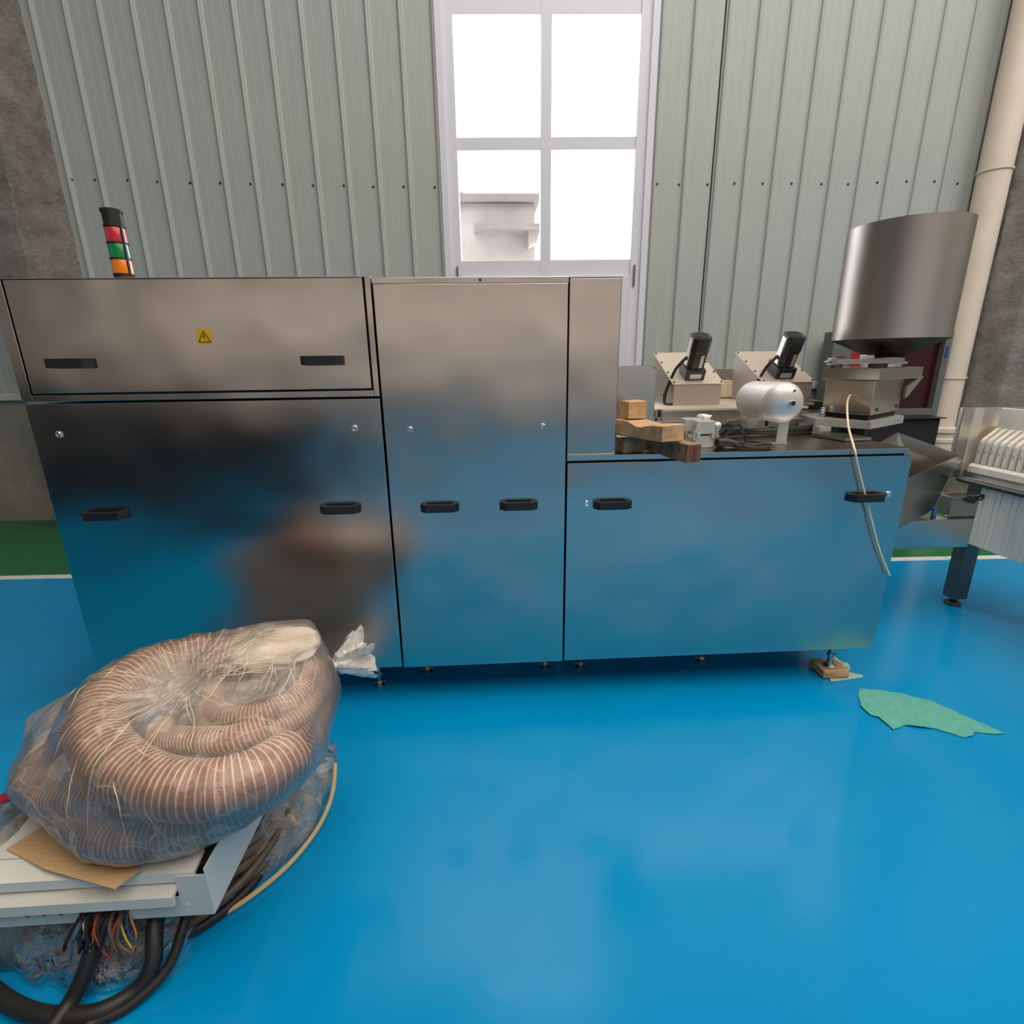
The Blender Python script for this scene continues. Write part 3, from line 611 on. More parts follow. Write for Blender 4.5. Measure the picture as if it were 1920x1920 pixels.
def motor_box(x0, x1, label, ml):
    yf, yb, zb, zf, zk = 2.86, 3.22, 1.2625, 1.374, 1.545
    r = thing('motor_box', label, 'feeder box', ((x0+x1)/2, (yf+yb)/2, zb), 'sloping steel motor boxes')
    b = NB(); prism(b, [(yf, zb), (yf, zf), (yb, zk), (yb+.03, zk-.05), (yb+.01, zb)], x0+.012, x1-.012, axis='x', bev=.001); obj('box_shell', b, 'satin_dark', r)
    sl_ = math.atan2(zk-zf, yb-yf); n = Vector((0, -math.sin(sl_), math.cos(sl_))); t = Vector((0, math.cos(sl_), math.sin(sl_)))
    b = NB(); a = Vector((0, yf-.006, zf+.001)); e = Vector((0, yb+.004, zk+.001)); th = n*.004
    q = [a, e, e+th, a+th]; prism(b, [(p.y, p.z) for p in q], x0, x1, axis='x'); obj('cover_plate', b, 'satin', r)
    for x in (x0+.012, x1-.010):
        for k in (.04, .34, .66, .96):
            b = NB(); p = a.lerp(e, k)+n*.004; lathe(b, (x, p.y, p.z), n, [(0, .007), (.004, .006)], 8); obj('screw', b, 'dark_steel', r)
    b = NB(); lathe(b, (x0+.009, yf+.16, zb+.05), (-1, 0, 0), [(0, .006), (.003, .005)], 8); obj('side_screw', b, 'dark_steel', r)
    # gear motor standing off the cover
    xm = x0+(x1-x0)*.46; c0 = a.lerp(e, .22)+n*.004; c0.x = xm; X = Vector((1, 0, 0))
    g = thing('gear_motor', ml, 'motor', tuple(c0), 'black gear motors')
    def obox(b, lo, hi, taper=0., mi=0):
        vs = []
        for k in range(8):
            u = lo[0] if k & 1 == 0 else hi[0]; v = lo[1] if k & 2 == 0 else hi[1]; w_ = lo[2] if k & 4 == 0 else hi[2]
            vs.append(b.verts.new(c0+X*u+t*v+n*w_))
        for q in ((0, 2, 3, 1), (4, 5, 7, 6), (0, 1, 5, 4), (2, 6, 7, 3), (0, 4, 6, 2), (1, 3, 7, 5)): b.faces.new([vs[i] for i in q]).material_index = mi
        return vs
    b = NB(); obox(b, (-.054, -.054, 0), (.054, .075, .062)); bmesh.ops.recalc_face_normals(b, faces=b.faces)
    bmesh.ops.bevel(b, geom=b.edges[:], offset=.007, segments=2, profile=.6, affect='EDGES'); gb = obj('gearbox', b, 'motor_black', g)
    b = NB(); obox(b, (-.032, -.0556, .010), (.032, -.0546, .038)); obj('plate', b, 'label', gb)
    b = NB(); oc = []
    def ring(w_, s):
        h, ch = .050*s, .020*s; P = [(-h, -h+ch), (-h+ch, -h), (h-ch, -h), (h, -h+ch), (h, h-ch), (h-ch, h), (-h+ch, h), (-h, h-ch)]
        return [b.verts.new(c0+X*p[0]+t*(p[1]+.004)+n*w_) for p in P]
    R = [ring(.058, .93), ring(.145, .93), ring(.146, .98), ring(.158, 1.0), ring(.225, 1.0), ring(.232, .95)]
    for p, q in zip(R, R[1:]):
        for k in range(8): b.faces.new((p[k], p[(k+1) % 8], q[(k+1) % 8], q[k]))
    b.faces.new(R[-1]); b.faces.new(R[0][::-1]); bmesh.ops.recalc_face_normals(b, faces=b.faces)
    obj('motor_barrel', b, 'motor_black', g)
    b = NB(); lathe(b, c0+t*.004+n*.2322, n, [(0, .038), (.002, .038), (.002, .034), (.0005, .033), (.0005, .026), (.002, .025), (.002, .021), (.0005, .020), (.0005, .013), (.002, .012), (.003, .0)], 24, capends=False)
    for k in range(3):
        a_ = k*PI/3+.3; d = X*math.cos(a_)+t*math.sin(a_); s_ = X*-math.sin(a_)+t*math.cos(a_); p = c0+t*.004+n*.2342
        b.faces.new([b.verts.new(p+d*u+s_*v) for u, v in ((-.036, -.002), (.036, -.002), (.036, .002), (-.036, .002))])
    obj('fan_guard', b, 'rubber', g)
    b = NB(); obox(b, (.008, -.0445, .07), (.026, -.0435, .14)); obj('rating_plate', b, 'label', g)
    b = NB(); obox(b, (-.0525, -.016, .07), (-.0475, .024, .22)); obj('side_strip', b, 'bright_steel', g)
    b = NB(); pts = [c0-X*.05+t*.01+n*.11, c0-X*.075+t*.0+n*.085, c0-X*.105+t*-.005+n*.035, Vector((x0-.012, yf+.06, zb+.07)), Vector((x0-.016, yf+.05, zb+.008)), Vector((x0+.0, yf+.0-.012, zb+.006))]
    sweep(b, smooth_path(pts, 7), .0085, 10); obj('motor_cable', b, 'rubber', g)
    return r
motor_box(1.035, 1.325, 'sloping steel box with a black motor, next to the upright cover', 'black gear motor on the box nearer the window')
motor_box(1.545, 1.845, 'sloping steel box with a black motor, behind the air tank', 'black gear motor standing behind the air tank')
b = NB(); P = [(1.80, 1.263), (2.02, 1.263), (2.03, 1.30), (2.0, 1.35), (1.95, 1.385), (1.88, 1.395), (1.80, 1.38)]
prism(b, P, 3.30, 3.32, axis='y', bev=.002); obj('end_plate', b, 'bright_steel', loc=(1.9, 3.31, 1.263), label='rounded pale steel end plate beside the second motor box', cat='plate')
bx('rail_bar', 'dark_steel', fb, 1.862, 2.02, 2.95, 3.35, 1.215, 1.262)

# ---------------------------------------------------------------- air tank
at = thing('air_tank', 'small grey aluminium air tank lying on two strap legs', 'tank', (1.33, 2.4, 1.135))
c, rr = (1.318, 1.327), .088
b = NB(); prof = [(0, .0), (.004, .035), (.012, .060), (.028, .079), (.048, .0875), (.052, rr), (.35, rr), (.355, .0875), (.375, .079), (.39, .06), (.398, .035), (.402, 0)]
ax = Vector((.10, 1, -.02)).normalized(); o0 = Vector((1.292, 2.165, 1.320))
lathe(b, o0, ax, prof, 40, capends=False); obj('tank_shell', b, 'alu_tank', at)
b = NB(); lathe(b, o0+Vector((.018, .004, .0)), -ax, [(-.004, .013), (.012, .013), (.014, .011)], 14); obj('drain_boss', b, 'cast_alu', at)
b = NB(); cyl(b, o0+Vector((.018, -.009, 0)), o0+Vector((.018, -.012, 0)), .0095, 12); obj('boss_plug', b, 'black', at)
b = NB(); cyl(b, o0+Vector((.028, .012, .052)), o0+Vector((.028, .004, .052)), .004, 8); obj('pin', b, 'black', at)
for k, x, y in ((.11, 1.335, 2.25), (.40, 1.365, 2.585)):
    b = NB(); vs = box(b, x-.024, x+.024, y-.003, y+.003, 1.136, 1.262); obj('strap_leg', b, 'cast_alu', at)
b = NB(); box(b, 1.245, 1.36, 2.236, 2.266, 1.1355, 1.1395, .001); obj('foot_plate', b, 'cast_alu', at)
b = NB(); cyl(b, (1.37, 2.45, 1.215), (1.37, 2.45, 1.19), .008, 10); obj('drain_valve', b, 'cab_red', at)

# ---------------------------------------------------------------- bowl feeder, hopper
bf = thing('vibrating_feeder', 'faceted steel feeder housing with sloped lid under the round hopper', 'feeder', (1.95, 2.65, 1.135))
BODY = [(1.835, 2.385), (2.165, 2.62), (2.20, 2.78), (2.04, 2.85), (1.87, 2.80), (1.765, 2.64)]
def scaled(poly, k, cx=1.98, cy=2.68): return [(cx+(x-cx)*k, cy+(y-cy)*k) for x, y in poly]
b = NB(); prism(b, BODY, 1.236, 1.398, bev=.002); body = obj('housing', b, 'steel', bf)
b = NB(); prism(b, [(1.838, 2.372), (2.24, 2.60), (2.25, 2.80), (2.05, 2.87), (1.865, 2.82), (1.735, 2.63)], 1.400, 1.455, bev=.002); obj('lid', b, 'steel', bf)
b = NB(); prism(b, scaled(BODY, .93), 1.2105, 1.235); obj('rubber_gasket', b, 'gap', bf)
b = NB(); prism(b, [(1.84, 2.375), (2.18, 2.59), (2.22, 2.80), (2.04, 2.87), (1.80, 2.82), (1.70, 2.72), (1.685, 2.56)], 1.172, 1.210, bev=.002); obj('base_plate', b, 'cast_alu', bf)
b = NB(); box(b, 1.675, 1.735, 2.50, 2.56, 1.1355, 1.172, .003); obj('post', b, 'cast_alu', bf)
b = NB(); box(b, 2.02, 2.10, 2.70, 2.80, 1.1355, 1.172, .003); obj('post', b, 'cast_alu', bf)
for p in ((1.90, 2.432), (2.13, 2.595)):
    b = NB(); d = Vector((.235, -.33, 0)).normalized(); q = Vector((p[0], p[1], 1.262)); q = q+Vector((.581, -.814, 0))*.0; lathe(b, q-Vector((0, .0, 0)), Vector((.58, -.81, 0)), [(-.004, .009), (.005, .009), (.006, .006)], 10); obj('bolt', b, 'dark_steel', bf)
b = NB(); sweep(b, [(1.745+.011*math.cos(k*.9), 2.60+.011*math.sin(k*.9), 1.212+k*.0012) for k in range(40)], .003, 6); obj('spring', b, 'chrome', bf)
b = NB(); prism(b, [(2.19, 1.36), (2.26, 1.41), (2.268, 1.405), (2.198, 1.30), (2.19, 1.30)], 2.62, 2.635, axis='y'); obj('gusset', b, 'steel', bf)
b = NB(); vs = [(1.66, 2.33), (1.86, 2.32), (1.81, 2.52), (1.72, 2.48)]
sp = NB(); prism(sp, [(1.64, 2.255), (1.775, 2.27), (1.77, 2.46), (1.73, 2.52), (1.60, 2.45)], 1.138, 1.150, bev=.001); obj('loose_plate', sp, 'dull_steel', loc=(1.7, 2.36, 1.138), label='loose dull steel plate lying on the worktop under the feeder', cat='plate')
b.free()
# hopper tank above
hc = (2.105, 2.70)
hp = thing('round_hopper', 'big round open steel hopper with shallow cone, above the feeder', 'hopper', (*hc, 1.456))
b = NB(); lathe(b, (*hc, 0), (0, 0, 1), [(1.592, .252), (1.592, .256), (2.120, .256), (2.1202, .251), (1.60, .251)], 72, capends=False); obj('cylinder_wall', b, 'tank_steel', hp)
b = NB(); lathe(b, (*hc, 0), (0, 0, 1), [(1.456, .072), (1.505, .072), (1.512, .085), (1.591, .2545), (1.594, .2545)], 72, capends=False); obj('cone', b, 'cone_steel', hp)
b = NB(); lathe(b, (*hc, 0), (0, 0, 1), [(1.456, .078), (1.470, .078), (1.470, .10), (1.482, .10), (1.482, .078), (1.5, .078)], 36, capends=False); obj('throat_ring', b, 'bright_steel', hp)
br = thing('clamp_bracket', 'steel bar bracket with screw clamp between hopper and feeder lid', 'bracket', (1.87, 2.62, 1.456))
bx('bar', 'steel', br, 1.745, 2.11, 2.572, 2.590, 1.474, 1.497, bev=.002)
b = NB(); box(b, 1.725, 1.75, 2.56, 2.60, 1.468, 1.505, .003); cyl(b, (1.70, 2.58, 1.485), (1.725, 2.58, 1.485), .006, 10); obj('clamp_screw', b, 'dull_steel', br)
b = NB(); cyl(b, (1.755, 2.575, 1.507), (1.795, 2.57, 1.510), .006, 10); cyl(b, (1.74, 2.58, 1.49), (1.755, 2.575, 1.507), .006, 10); obj('lever', b, 'black', br)
b = NB(); cyl(b, (1.775, 2.60, 1.4555), (1.775, 2.60, 1.474), .028, 18); cyl(b, (2.02, 2.66, 1.4555), (2.02, 2.66, 1.474), .06, 20); obj('spacer', b, 'dark_steel', br)
bx('upright', 'bright_steel', br, 1.905, 1.925, 2.575, 2.60, 1.4555, 1.474); 
bx('upper_block', 'bright_steel', br, 1.915, 1.955, 2.58, 2.63, 1.4975, 1.516, bev=.003)

cable('hanging_cord', [(1.808, 2.50, 1.326), (1.790, 2.485, 1.322), (1.757, 2.445, 1.284), (1.650, 2.265, 1.206), (1.553, 2.085, 1.152), (1.535, 2.042, 1.128), (1.542, 2.036, 1.095), (1.560, 2.036, 1.050), (1.598, 2.034, .96), (1.642, 2.034, .86), (1.672, 2.034, .79), (1.725, 2.034, .675), (1.792, 2.036, .562)], .0045, 'cord', 'thin cream cord hanging from the feeder across the low door', 'cord', 10, 8)

# ---------------------------------------------------------------- discharge tray and cross beam
tr = thing('discharge_tray', 'open sheet steel discharge chute beyond the low cabinet', 'chute', (2.2, 2.5, .6))
RIM = [Vector(p) for p in ((1.84, 2.115, .98), (2.615, 2.67, .98), (2.36, 2.83, 1.09), (1.93, 2.44, 1.085))]
BOT = [Vector(p) for p in ((1.84, 2.16, .70), (2.56, 2.70, .66), (2.40, 2.78, .66), (1.93, 2.42, .70))]
for i, nm in enumerate(('front_wall', 'end_wall', 'back_wall', 'inner_wall')):
    b = NB(); j = (i+1) % 4; q = [RIM[i], RIM[j], BOT[j], BOT[i]]; n = (q[1]-q[0]).cross(q[2]-q[0]).normalized()*.003
    A = [b.verts.new(p) for p in q]; B = [b.verts.new(p+n) for p in q]
    b.faces.new(A); b.faces.new(B[::-1])
    for k in range(4): b.faces.new((A[k], B[k], B[(k+1) % 4], A[(k+1) % 4]))
    bmesh.ops.recalc_face_normals(b, faces=b.faces); obj(nm, b, 'steel', tr)
b = NB(); A = [b.verts.new(p) for p in BOT]; B = [b.verts.new(p+Vector((0, 0, .004))) for p in BOT]; b.faces.new(A[::-1]); b.faces.new(B)
for k in range(4): b.faces.new((A[k], A[(k+1) % 4], B[(k+1) % 4], B[k]))
obj('tray_floor', b, 'dull_steel', tr)
b = NB(); cyl(b, (2.25, 2.61, .665), (2.25, 2.61, .63), .02, 14); cyl(b, (2.35, 2.62, .66), (2.35, 2.62, .63), .02, 14); obj('support', b, 'dull_steel', tr)
cb = thing('cross_beam', 'wide steel cross beam linking the machine to the white conveyor', 'beam', (2.2, 2.65, .46))
bx('beam_body', 'steel', cb, 1.805, 2.715, 2.60, 2.68, .462, .630, bev=.003)
bx('end_block', 'dull_steel', cb, 2.60, 2.76, 2.64, 2.74, .632, .745, bev=.003)
b = NB(); cyl(b, (2.70, 2.64, .735), (2.70, 2.615, .735), .022, 14); cyl(b, (2.755, 2.63, .75), (2.67, 2.63, .755), .008, 10); lathe(b, (2.745, 2.625, .748), (0, -1, 0), [(0, .02), (.006, .02), (.006, .012), (0, .012)], 16, capends=False); obj('clamp_knob', b, 'dark_steel', cb)
bx('beam_leg', 'dull_steel', cb, 1.84, 1.90, 2.61, 2.67, 0, .4615)
bx('blue_sleeve', 'w_blu', cb, 2.53, 2.55, 2.665, 2.68, .631, .68)

# ---------------------------------------------------------------- white flight conveyor at the right edge
cv = thing('flight_conveyor', 'white plastic flight conveyor on steel legs at the right edge', 'conveyor', (3.1, 2.5, 0))
CX = 2.88
bx('end_plate', 'steel', cv, CX-.085, CX-.02, 2.895, 2.915, .80, 1.215, bev=.001)
b = NB(); prism(b, [(CX-.088, 2.90), (CX-.02, 2.90), (CX+.03, 2.885), (3.5, 2.885), (3.5, 2.905), (CX-.088, 2.92)], .80, 1.216); obj('end_guard', b, 'bright_steel', cv)
bx('side_rail', 'dull_steel', cv, CX-.03, CX+.05, 1.2, 2.90, .790, .815, bev=.003)
b = NB(); cyl(b, (CX-.032, 1.2, .792), (CX-.032, 2.885, .792), .016, 14); obj('rail_tube', b, 'dark_steel', cv)
bx('chain_bed', 'dull_steel', cv, CX+.0, 3.45, 1.2, 2.89, .815, .842)
for k in range(30):                                                  # flights and their link blocks
    y = 2.862-.041*k
    b = NB(); prism(b, [(CX+.005, .895), (CX+.010, 1.02), (CX+.018, 1.036), (CX+.090, 1.098), (CX+.10, 1.10), (3.40, 1.10), (3.40, .895)], y-.034, y-.012, axis='y', bev=.004); f = obj('flight', b, 'white_plastic', cv)
    b = NB(); prism(b, [(CX-.012, .8425), (CX-.012, .878), (CX+.004, .893), (3.40, .893), (3.40, .8425)], y-.0395, y, axis='y', bev=.002)
    box(b, CX-.0135, CX-.011, y-.021, y-.019, .845, .875); obj('link_block', b, 'white_plastic', cv)
    b = NB(); box(b, CX+.0075, CX+.0095, y-.026, y-.020, .955, .975); obj('flight_slot', b, 'card', cv)
for k in range(24):
    y0 = 2.86-.07*k; bx('back_slat', 'white_plastic', cv, CX+.105, CX+.125, y0-.0685, y0, 1.03, 1.214, bev=.003)
for k in range(48):
    y0 = 2.76-.032*k; dx = .003*math.sin(k*2.1); bx('return_slat', 'white_plastic', cv, CX+.0+dx, CX+.03+dx, y0-.0312, y0, .42, .788, bev=.003)
for y in (2.79, 1.4):
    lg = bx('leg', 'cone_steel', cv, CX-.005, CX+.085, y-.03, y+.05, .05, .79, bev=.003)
    b = NB(); lathe(b, (CX+.04, y+.01, 0), (0, 0, 1), [(0, .045), (.012, .045), (.022, .03), (.03, .018), (.05, .018)], 20); obj('leg_foot', b, 'dark_steel', lg)

# ---------------------------------------------------------------- bundle at the lower left
# cable heap under film
hp2 = thing('cable_heap', 'heap of black and brown cable coils under crumpled film on the floor', 'cable heap', (-1.03, 1.35, 0))
for k in range(13):
    b = NB(); P = []; n = 44; rx = .12+.019*k+random.uniform(-.015, .015); ry = rx*1.05
    cx, cy = -1.03+random.uniform(-.03, .03), 1.34+random.uniform(-.03, .03); ph = random.uniform(0, 6); z0 = .025+.010*((k*5) % 11)
    for i in range(n):
        a = 2*PI*i/n; P.append((cx+math.cos(a)*rx*1.0, cy+math.sin(a)*ry, max(.014, z0+.02*math.sin(a*2+ph))))
    P.append(P[0]); sweep(b, P, .013, 9, cap=False); obj('cable_coil', b, 'rubber' if k % 3 else 'brown_cable', hp2)
for k in range(6):
    b = NB(); a0 = -1.1+.1*k; P = [(-1.03+math.cos(a0+.3*j)*(.355-.012*k), 1.40+math.sin(a0+.3*j)*(.35-.015*k), .03+.035*(k % 3)+.02*math.sin(j+k)) for j in range(7)]
    sweep(b, smooth_path(P, 5), .015, 9); obj('cable_bundle', b, 'brown_cable', hp2)
b = NB(); sweep(b, smooth_path([(-.80, 1.105, .012), (-.735, 1.155, .012), (-.665, 1.235, .012), (-.62, 1.32, .012), (-.592, 1.42, .014), (-.585, 1.52, .03), (-.60, 1.62, .06)], 8), .0075, 8); obj('tan_cable', b, 'tan', hp2, label='tan cable along the edge of the heap')
OUT = [(-.66, 1.76), (-.61, 1.62), (-.615, 1.43), (-.675, 1.265), (-.79, 1.14), (-.88, 1.0), (-.99, .95), (-1.13, .965), (-1.25, 1.01), (-1.44, 1.13), (-1.52, 1.35), (-1.42, 1.62), (-1.15, 1.78), (-.85, 1.80)]
def mound(outl, top, c, mname, name, parent, seed, nr=16):
    b = NB(); ring = smooth_path([(x, y, 0) for x, y in outl], 8, True); C = Vector((*c, 0)); rows = []
    for j in range(nr+1):
        t = j/nr; s = math.cos(t*PI/2)**.75 if t < 1 else .02; z = top*math.sin(t*PI/2)**.8
        row = []
        for i, p in enumerate(ring):
            q = C+(p-C)*s; q.z = z+.004
            n1 = noise.noise(Vector((q.x*9+seed, q.y*9, z*9)))*.016+noise.noise(Vector((q.x*26, q.y*26+seed, z*26)))*.008+abs(noise.noise(Vector((q.x*15, q.y*15+seed, z*12+4))))*.016
            d = (p-C).normalized(); q = q+d*n1+Vector((0, 0, n1*.6))
            q.z = max(q.z, .003); row.append(b.verts.new(q))
        rows.append(row)
    N = len(ring)
    for a, c2 in zip(rows, rows[1:]):
        for i in range(N): f = b.faces.new((a[i], a[(i+1) % N], c2[(i+1) % N], c2[i])); f.smooth = True
    return obj(name, b, mname, parent)
mound(OUT, .15, (-1.03, 1.36), 'film_heap', 'film_cover', hp2, 3.3)

# white enclosure box on the heap
wbx = thing('white_enclosure', 'scuffed white metal enclosure lying on the cable heap under the hose bag', 'enclosure', (-1.0, 1.25, .18))
x0, x1, y0, y1, z0, z1 = -1.31, -.712, .992, 1.52, .182, .330
b = NB(); box(b, x1-.004, x1, y0, y1, z0, z1, .001); obj('side_panel', b, 'box_white', wbx)
b = NB(); box(b, x0, x0+.004, y0, y1, z0, z1, .001); obj('side_panel', b, 'box_white', wbx)
bx('top_panel', 'box_white', wbx, x0+.004, x1-.032, y0+.06, y1, z1-.006, z1-.001, bev=.001)
bx('back_panel', 'box_white', wbx, x0+.004, x1-.004, y1-.004, y1, z0, z1-.008)
bx('bottom_panel', 'box_worn', wbx, x0+.004, x1-.004, y0+.02, y1-.006, z0, z0+.004)
b = NB(); prism(b, [(y0+.058, z1-.002), (y0+.004, z1-.014), (y0+.002, z1-.040), (y0+.010, z1-.040), (y0+.012, z1-.022), (y0+.058, z1-.010)], x0+.03, x1-.03, axis='x'); obj('front_lip', b, 'box_white', wbx)
b = NB(); prism(b, [(y0+.012, z1-.046), (y0-.022, z1-.058), (y0-.024, z1-.085), (y0-.016, z1-.087), (y0-.012, z1-.066), (y0+.012, z1-.056)], x0+.03, x1-.075, axis='x'); obj('lower_lip', b, 'box_worn', wbx)
b = NB(); fz0, fz1 = z0, z1-.086
box(b, x0+.004, -1.035, y0, y0+.004, fz0, fz1); box(b, -.915, x1-.004, y0, y0+.004, fz0, fz1); box(b, -1.035, -.915, y0, y0+.004, fz0+.045, fz1); box(b, x1-.075, x1-.004, y0, y0+.004, fz1, z1-.02)
obj('front_panel', b, 'box_worn', wbx)
for x in (-1.19, -1.155, -1.115, -1.075, -.905, -.86, -.82, -.775):
    b = NB(); lathe(b, (x, y0, z0+.035), (0, -1, 0), [(0, .006), (.0012, .006), (.0012, .004)], 12); obj('knockout', b, 'gap' if x > -1.16 and x < -1.0 else 'box_worn', wbx)
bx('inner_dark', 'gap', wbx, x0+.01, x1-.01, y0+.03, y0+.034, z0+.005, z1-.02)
random.seed(11)
for k in range(34):
    m = ('w_red', 'rubber', 'w_yel', 'rubber', 'w_blu', 'rubber', 'w_org', 'rubber', 'brown_cable')[k % 9]; x = -1.025+.10*random.random(); dx = random.uniform(-.055, .03); yo = random.uniform(-.02, .012)
    b = NB(); sweep(b, smooth_path([(x, y0+.025, z0+.03), (x+dx*.3, y0-.006+yo, z0+.018), (x+dx*.7+random.uniform(-.01, .01), y0-.022+yo, z0-.02), (x+dx+random.uniform(-.015, .015), y0-.025+yo, z0-.035-.03*random.random())], 5), .0021 if m[0] == 'w' else .0042, 6); obj('wire', b, m, wbx)
# cardboard on the box
def slab(name, poly, z0, th, m, label, cat):
    b = NB(); prism(b, poly, z0, z0+th, bev=.0006); c = (sum(p[0] for p in poly)/len(poly), sum(p[1] for p in poly)/len(poly), z0); return obj(name, b, m, loc=c, label=label, cat=cat)
slab('cardboard_sheet', [(-1.243, 1.075), (-1.10, 1.012), (-.895, .950), (-.865, .995), (-.95, 1.12), (-1.16, 1.22)], .331, .004, 'card', 'brown cardboard sheet under the front of the hose bag', 'cardboard')
# foreground cables
cable('power_cable', [(-.99, 1.03, .20), (-1.0, .985, .150), (-1.015, .945, .085), (-1.035, .915, .040), (-1.045, .87, .028), (-1.05, .80, .022), (-1.05, .70, .022)], .0195, 'rubber', 'thick black cable dropping straight from the enclosure to the front edge', n=8, seg=14)
cable('power_cable', [(-.90, 1.10, .150), (-.885, 1.02, .128), (-.87, .965, .07), (-.90, .935, .026), (-.965, .895, .022), (-1.06, .892, .022), (-1.14, .908, .022), (-1.22, .938, .022), (-1.33, .99, .022)], .020, 'rubber', 'thick black cable curving in a loop to the left frame edge', n=8, seg=14)
cable('power_cable', [(-.825, 1.10, .14), (-.82, 1.03, .11), (-.84, .965, .045), (-.905, .905, .016), (-.975, .872, .014), (-1.0, .80, .014), (-1.0, .72, .014)], .013, 'rubber', 'thinner brown-black cable beside the looping cable', n=8, seg=12)

# hoses
HP = []
def hose(name, pts, r, pitch, label, n=10, wire=.0028):
    path = smooth_path(pts, n); o = thing(name, label, 'hose', pts[0])
    b = NB(); sweep(b, path, r, 22); obj('hose_wall', b, 'hose', o)
    F = frames(path); L = [0]
    for a, c in zip(path, path[1:]): L.append(L[-1]+(c-a).length)
    tot = L[-1]; seg = 16; N = int(tot/pitch*seg); hel = []; j = 0
    for k in range(N):
        s = tot*k/N
        while j < len(L)-2 and L[j+1] < s: j += 1
        f = (s-L[j])/max(1e-6, L[j+1]-L[j]); p = path[j].lerp(path[j+1], f); u = F[j][1].lerp(F[j+1][1], f).normalized(); v = F[j][2].lerp(F[j+1][2], f).normalized()
        a = 2*PI*k/seg; hel.append(p+(u*math.cos(a)+v*math.sin(a))*(r+wire*.25))
    b = NB(); sweep(b, hel, wire, 5); obj('spiral_rib', b, 'rib', o)
    for i, p in enumerate(path):
        if i % 2 == 0:
            for k in range(12): a = 2*PI*k/12; HP.append(p+(F[i][1]*math.cos(a)+F[i][2]*math.sin(a))*(r+wire))
    return o
hose('suction_hose', [(-.80, 1.555, .545), (-.93, 1.53, .585), (-1.04, 1.455, .60), (-1.095, 1.335, .595), (-1.06, 1.21, .575), (-.955, 1.115, .55), (-.825, 1.055, .53), (-.70, 1.04, .52), (-.60, 1.085, .51), (-.55, 1.18, .49)], .068, .0155, 'fattest ribbed suction hose looping over the top of the bag', wire=.0026)
hose('ribbed_hose', [(-1.13, 1.47, .43), (-1.24, 1.38, .455), (-1.275, 1.28, .455), (-1.235, 1.17, .455), (-1.12, 1.10, .468), (-1.0, 1.08, .468), (-.92, 1.10, .45), (-.84, 1.18, .42)], .032, .0105, 'thin ribbed hose looping round the left side of the bag', wire=.0019)
hose('ribbed_hose', [(-1.17, 1.25, .385), (-1.10, 1.13, .385), (-1.0, 1.055, .392), (-.885, 1.025, .396), (-.76, 1.045, .40), (-.655, 1.105, .41), (-.58, 1.19, .42), (-.545, 1.30, .43)], .045, .0125, 'medium ribbed hose along the bottom front of the bag', wire=.0022)
hose('ribbed_hose', [(-.96, 1.30, .50), (-.90, 1.215, .535), (-.80, 1.175, .555), (-.69, 1.16, .565), (-.61, 1.195, .575)], .033, .0105, 'reddish ribbed hose lying inside the fat hose loop', wire=.0019)
for k, (dz, dr, lab) in enumerate(((0, 0, 'lowest ribbed hose turn at the tied end of the bag'), (.052, -.012, 'middle ribbed hose turn at the tied end of the bag'), (.098, -.04, 'uppermost ribbed hose turn at the tied end of the bag'))):
    cx, cy = -.70, 1.40; P = []
    for i in range(9):
        a = math.radians(190+i*27); P.append((cx+math.cos(a)*(.175+dr), cy+math.sin(a)*(.185+dr), .475+dz+.012*math.sin(a)))
    hose('ribbed_hose', P, .027, .0095, lab, wire=.0017)
# white foam wad in the bag
b = NB(); bmesh.ops.create_icosphere(b, subdivisions=5, radius=1)
for v in b.verts:
    n = v.co.normalized(); k = 1+.16*noise.noise(n*2.2)+.06*noise.noise(n*6)
    v.co = Vector((-.69+n.x*.125*k, 1.50+n.y*.12*k, (.628+n.z*.040*k)))
fo = obj('foam_sheet', b, 'foam', loc=(-.70, 1.46, .5), label='crumpled white foam sheet tucked at the top of the hose bag', cat='foam', smooth=True)
fpts = [Vector((-.70, 1.46, .595))+Vector((math.cos(a)*.15, math.sin(a)*.15, z)) for a in [i*.4 for i in range(16)] for z in (-.02, .05)]
fpts += [Vector((-.70, 1.46, .685)), Vector((-.64, 1.58, .67)), Vector((-.78, 1.57, .675))]
bag = thing('hose_bag', 'knotted clear plastic bag full of ribbed hoses', 'bag', (-.92, 1.32, .335))
extra = [Vector(p) for p in ((-1.47, 1.44, .455), (-1.43, 1.38, .40), (-1.40, 1.36, .36), (-.52, 1.44, .60), (-.50, 1.48, .50), (-.515, 1.32, .37), (-1.02, 1.035, .345), (-1.2, 1.2, .345), (-.62, 1.68, .64), (-.54, 1.52, .35), (-1.1, 1.6, .36), (-.7, 1.7, .37))]
hb = NB(); allp = [p for p in HP[::1]]+fpts+extra
for p in allp:
    q = p.copy(); q.z = max(q.z, .338); hb.verts.new(q)
res = bmesh.ops.convex_hull(hb, input=list(hb.verts))
bmesh.ops.delete(hb, geom=list({g for g in list(res['geom_interior'])+list(res['geom_unused']) if isinstance(g, bmesh.types.BMVert)}), context='VERTS')
bmesh.ops.dissolve_limit(hb, angle_limit=.06, verts=hb.verts, edges=hb.edges)
bmesh.ops.triangulate(hb, faces=hb.faces)
for it in range(9):
    es = [e for e in hb.edges if e.calc_length() > .022]
    if not es or len(hb.verts) > 45000: break
    bmesh.ops.subdivide_edges(hb, edges=es, cuts=1); bmesh.ops.triangulate(hb, faces=[f for f in hb.faces if len(f.verts) > 3])
kd = KDTree(len(HP)+len(fpts)); 
for i, p in enumerate(HP+fpts): kd.insert(p, i)
kd.balance(); CC = Vector((-.92, 1.33, .46)); star = Vector((-.86, 1.30, .62))
hb.verts.ensure_lookup_table()
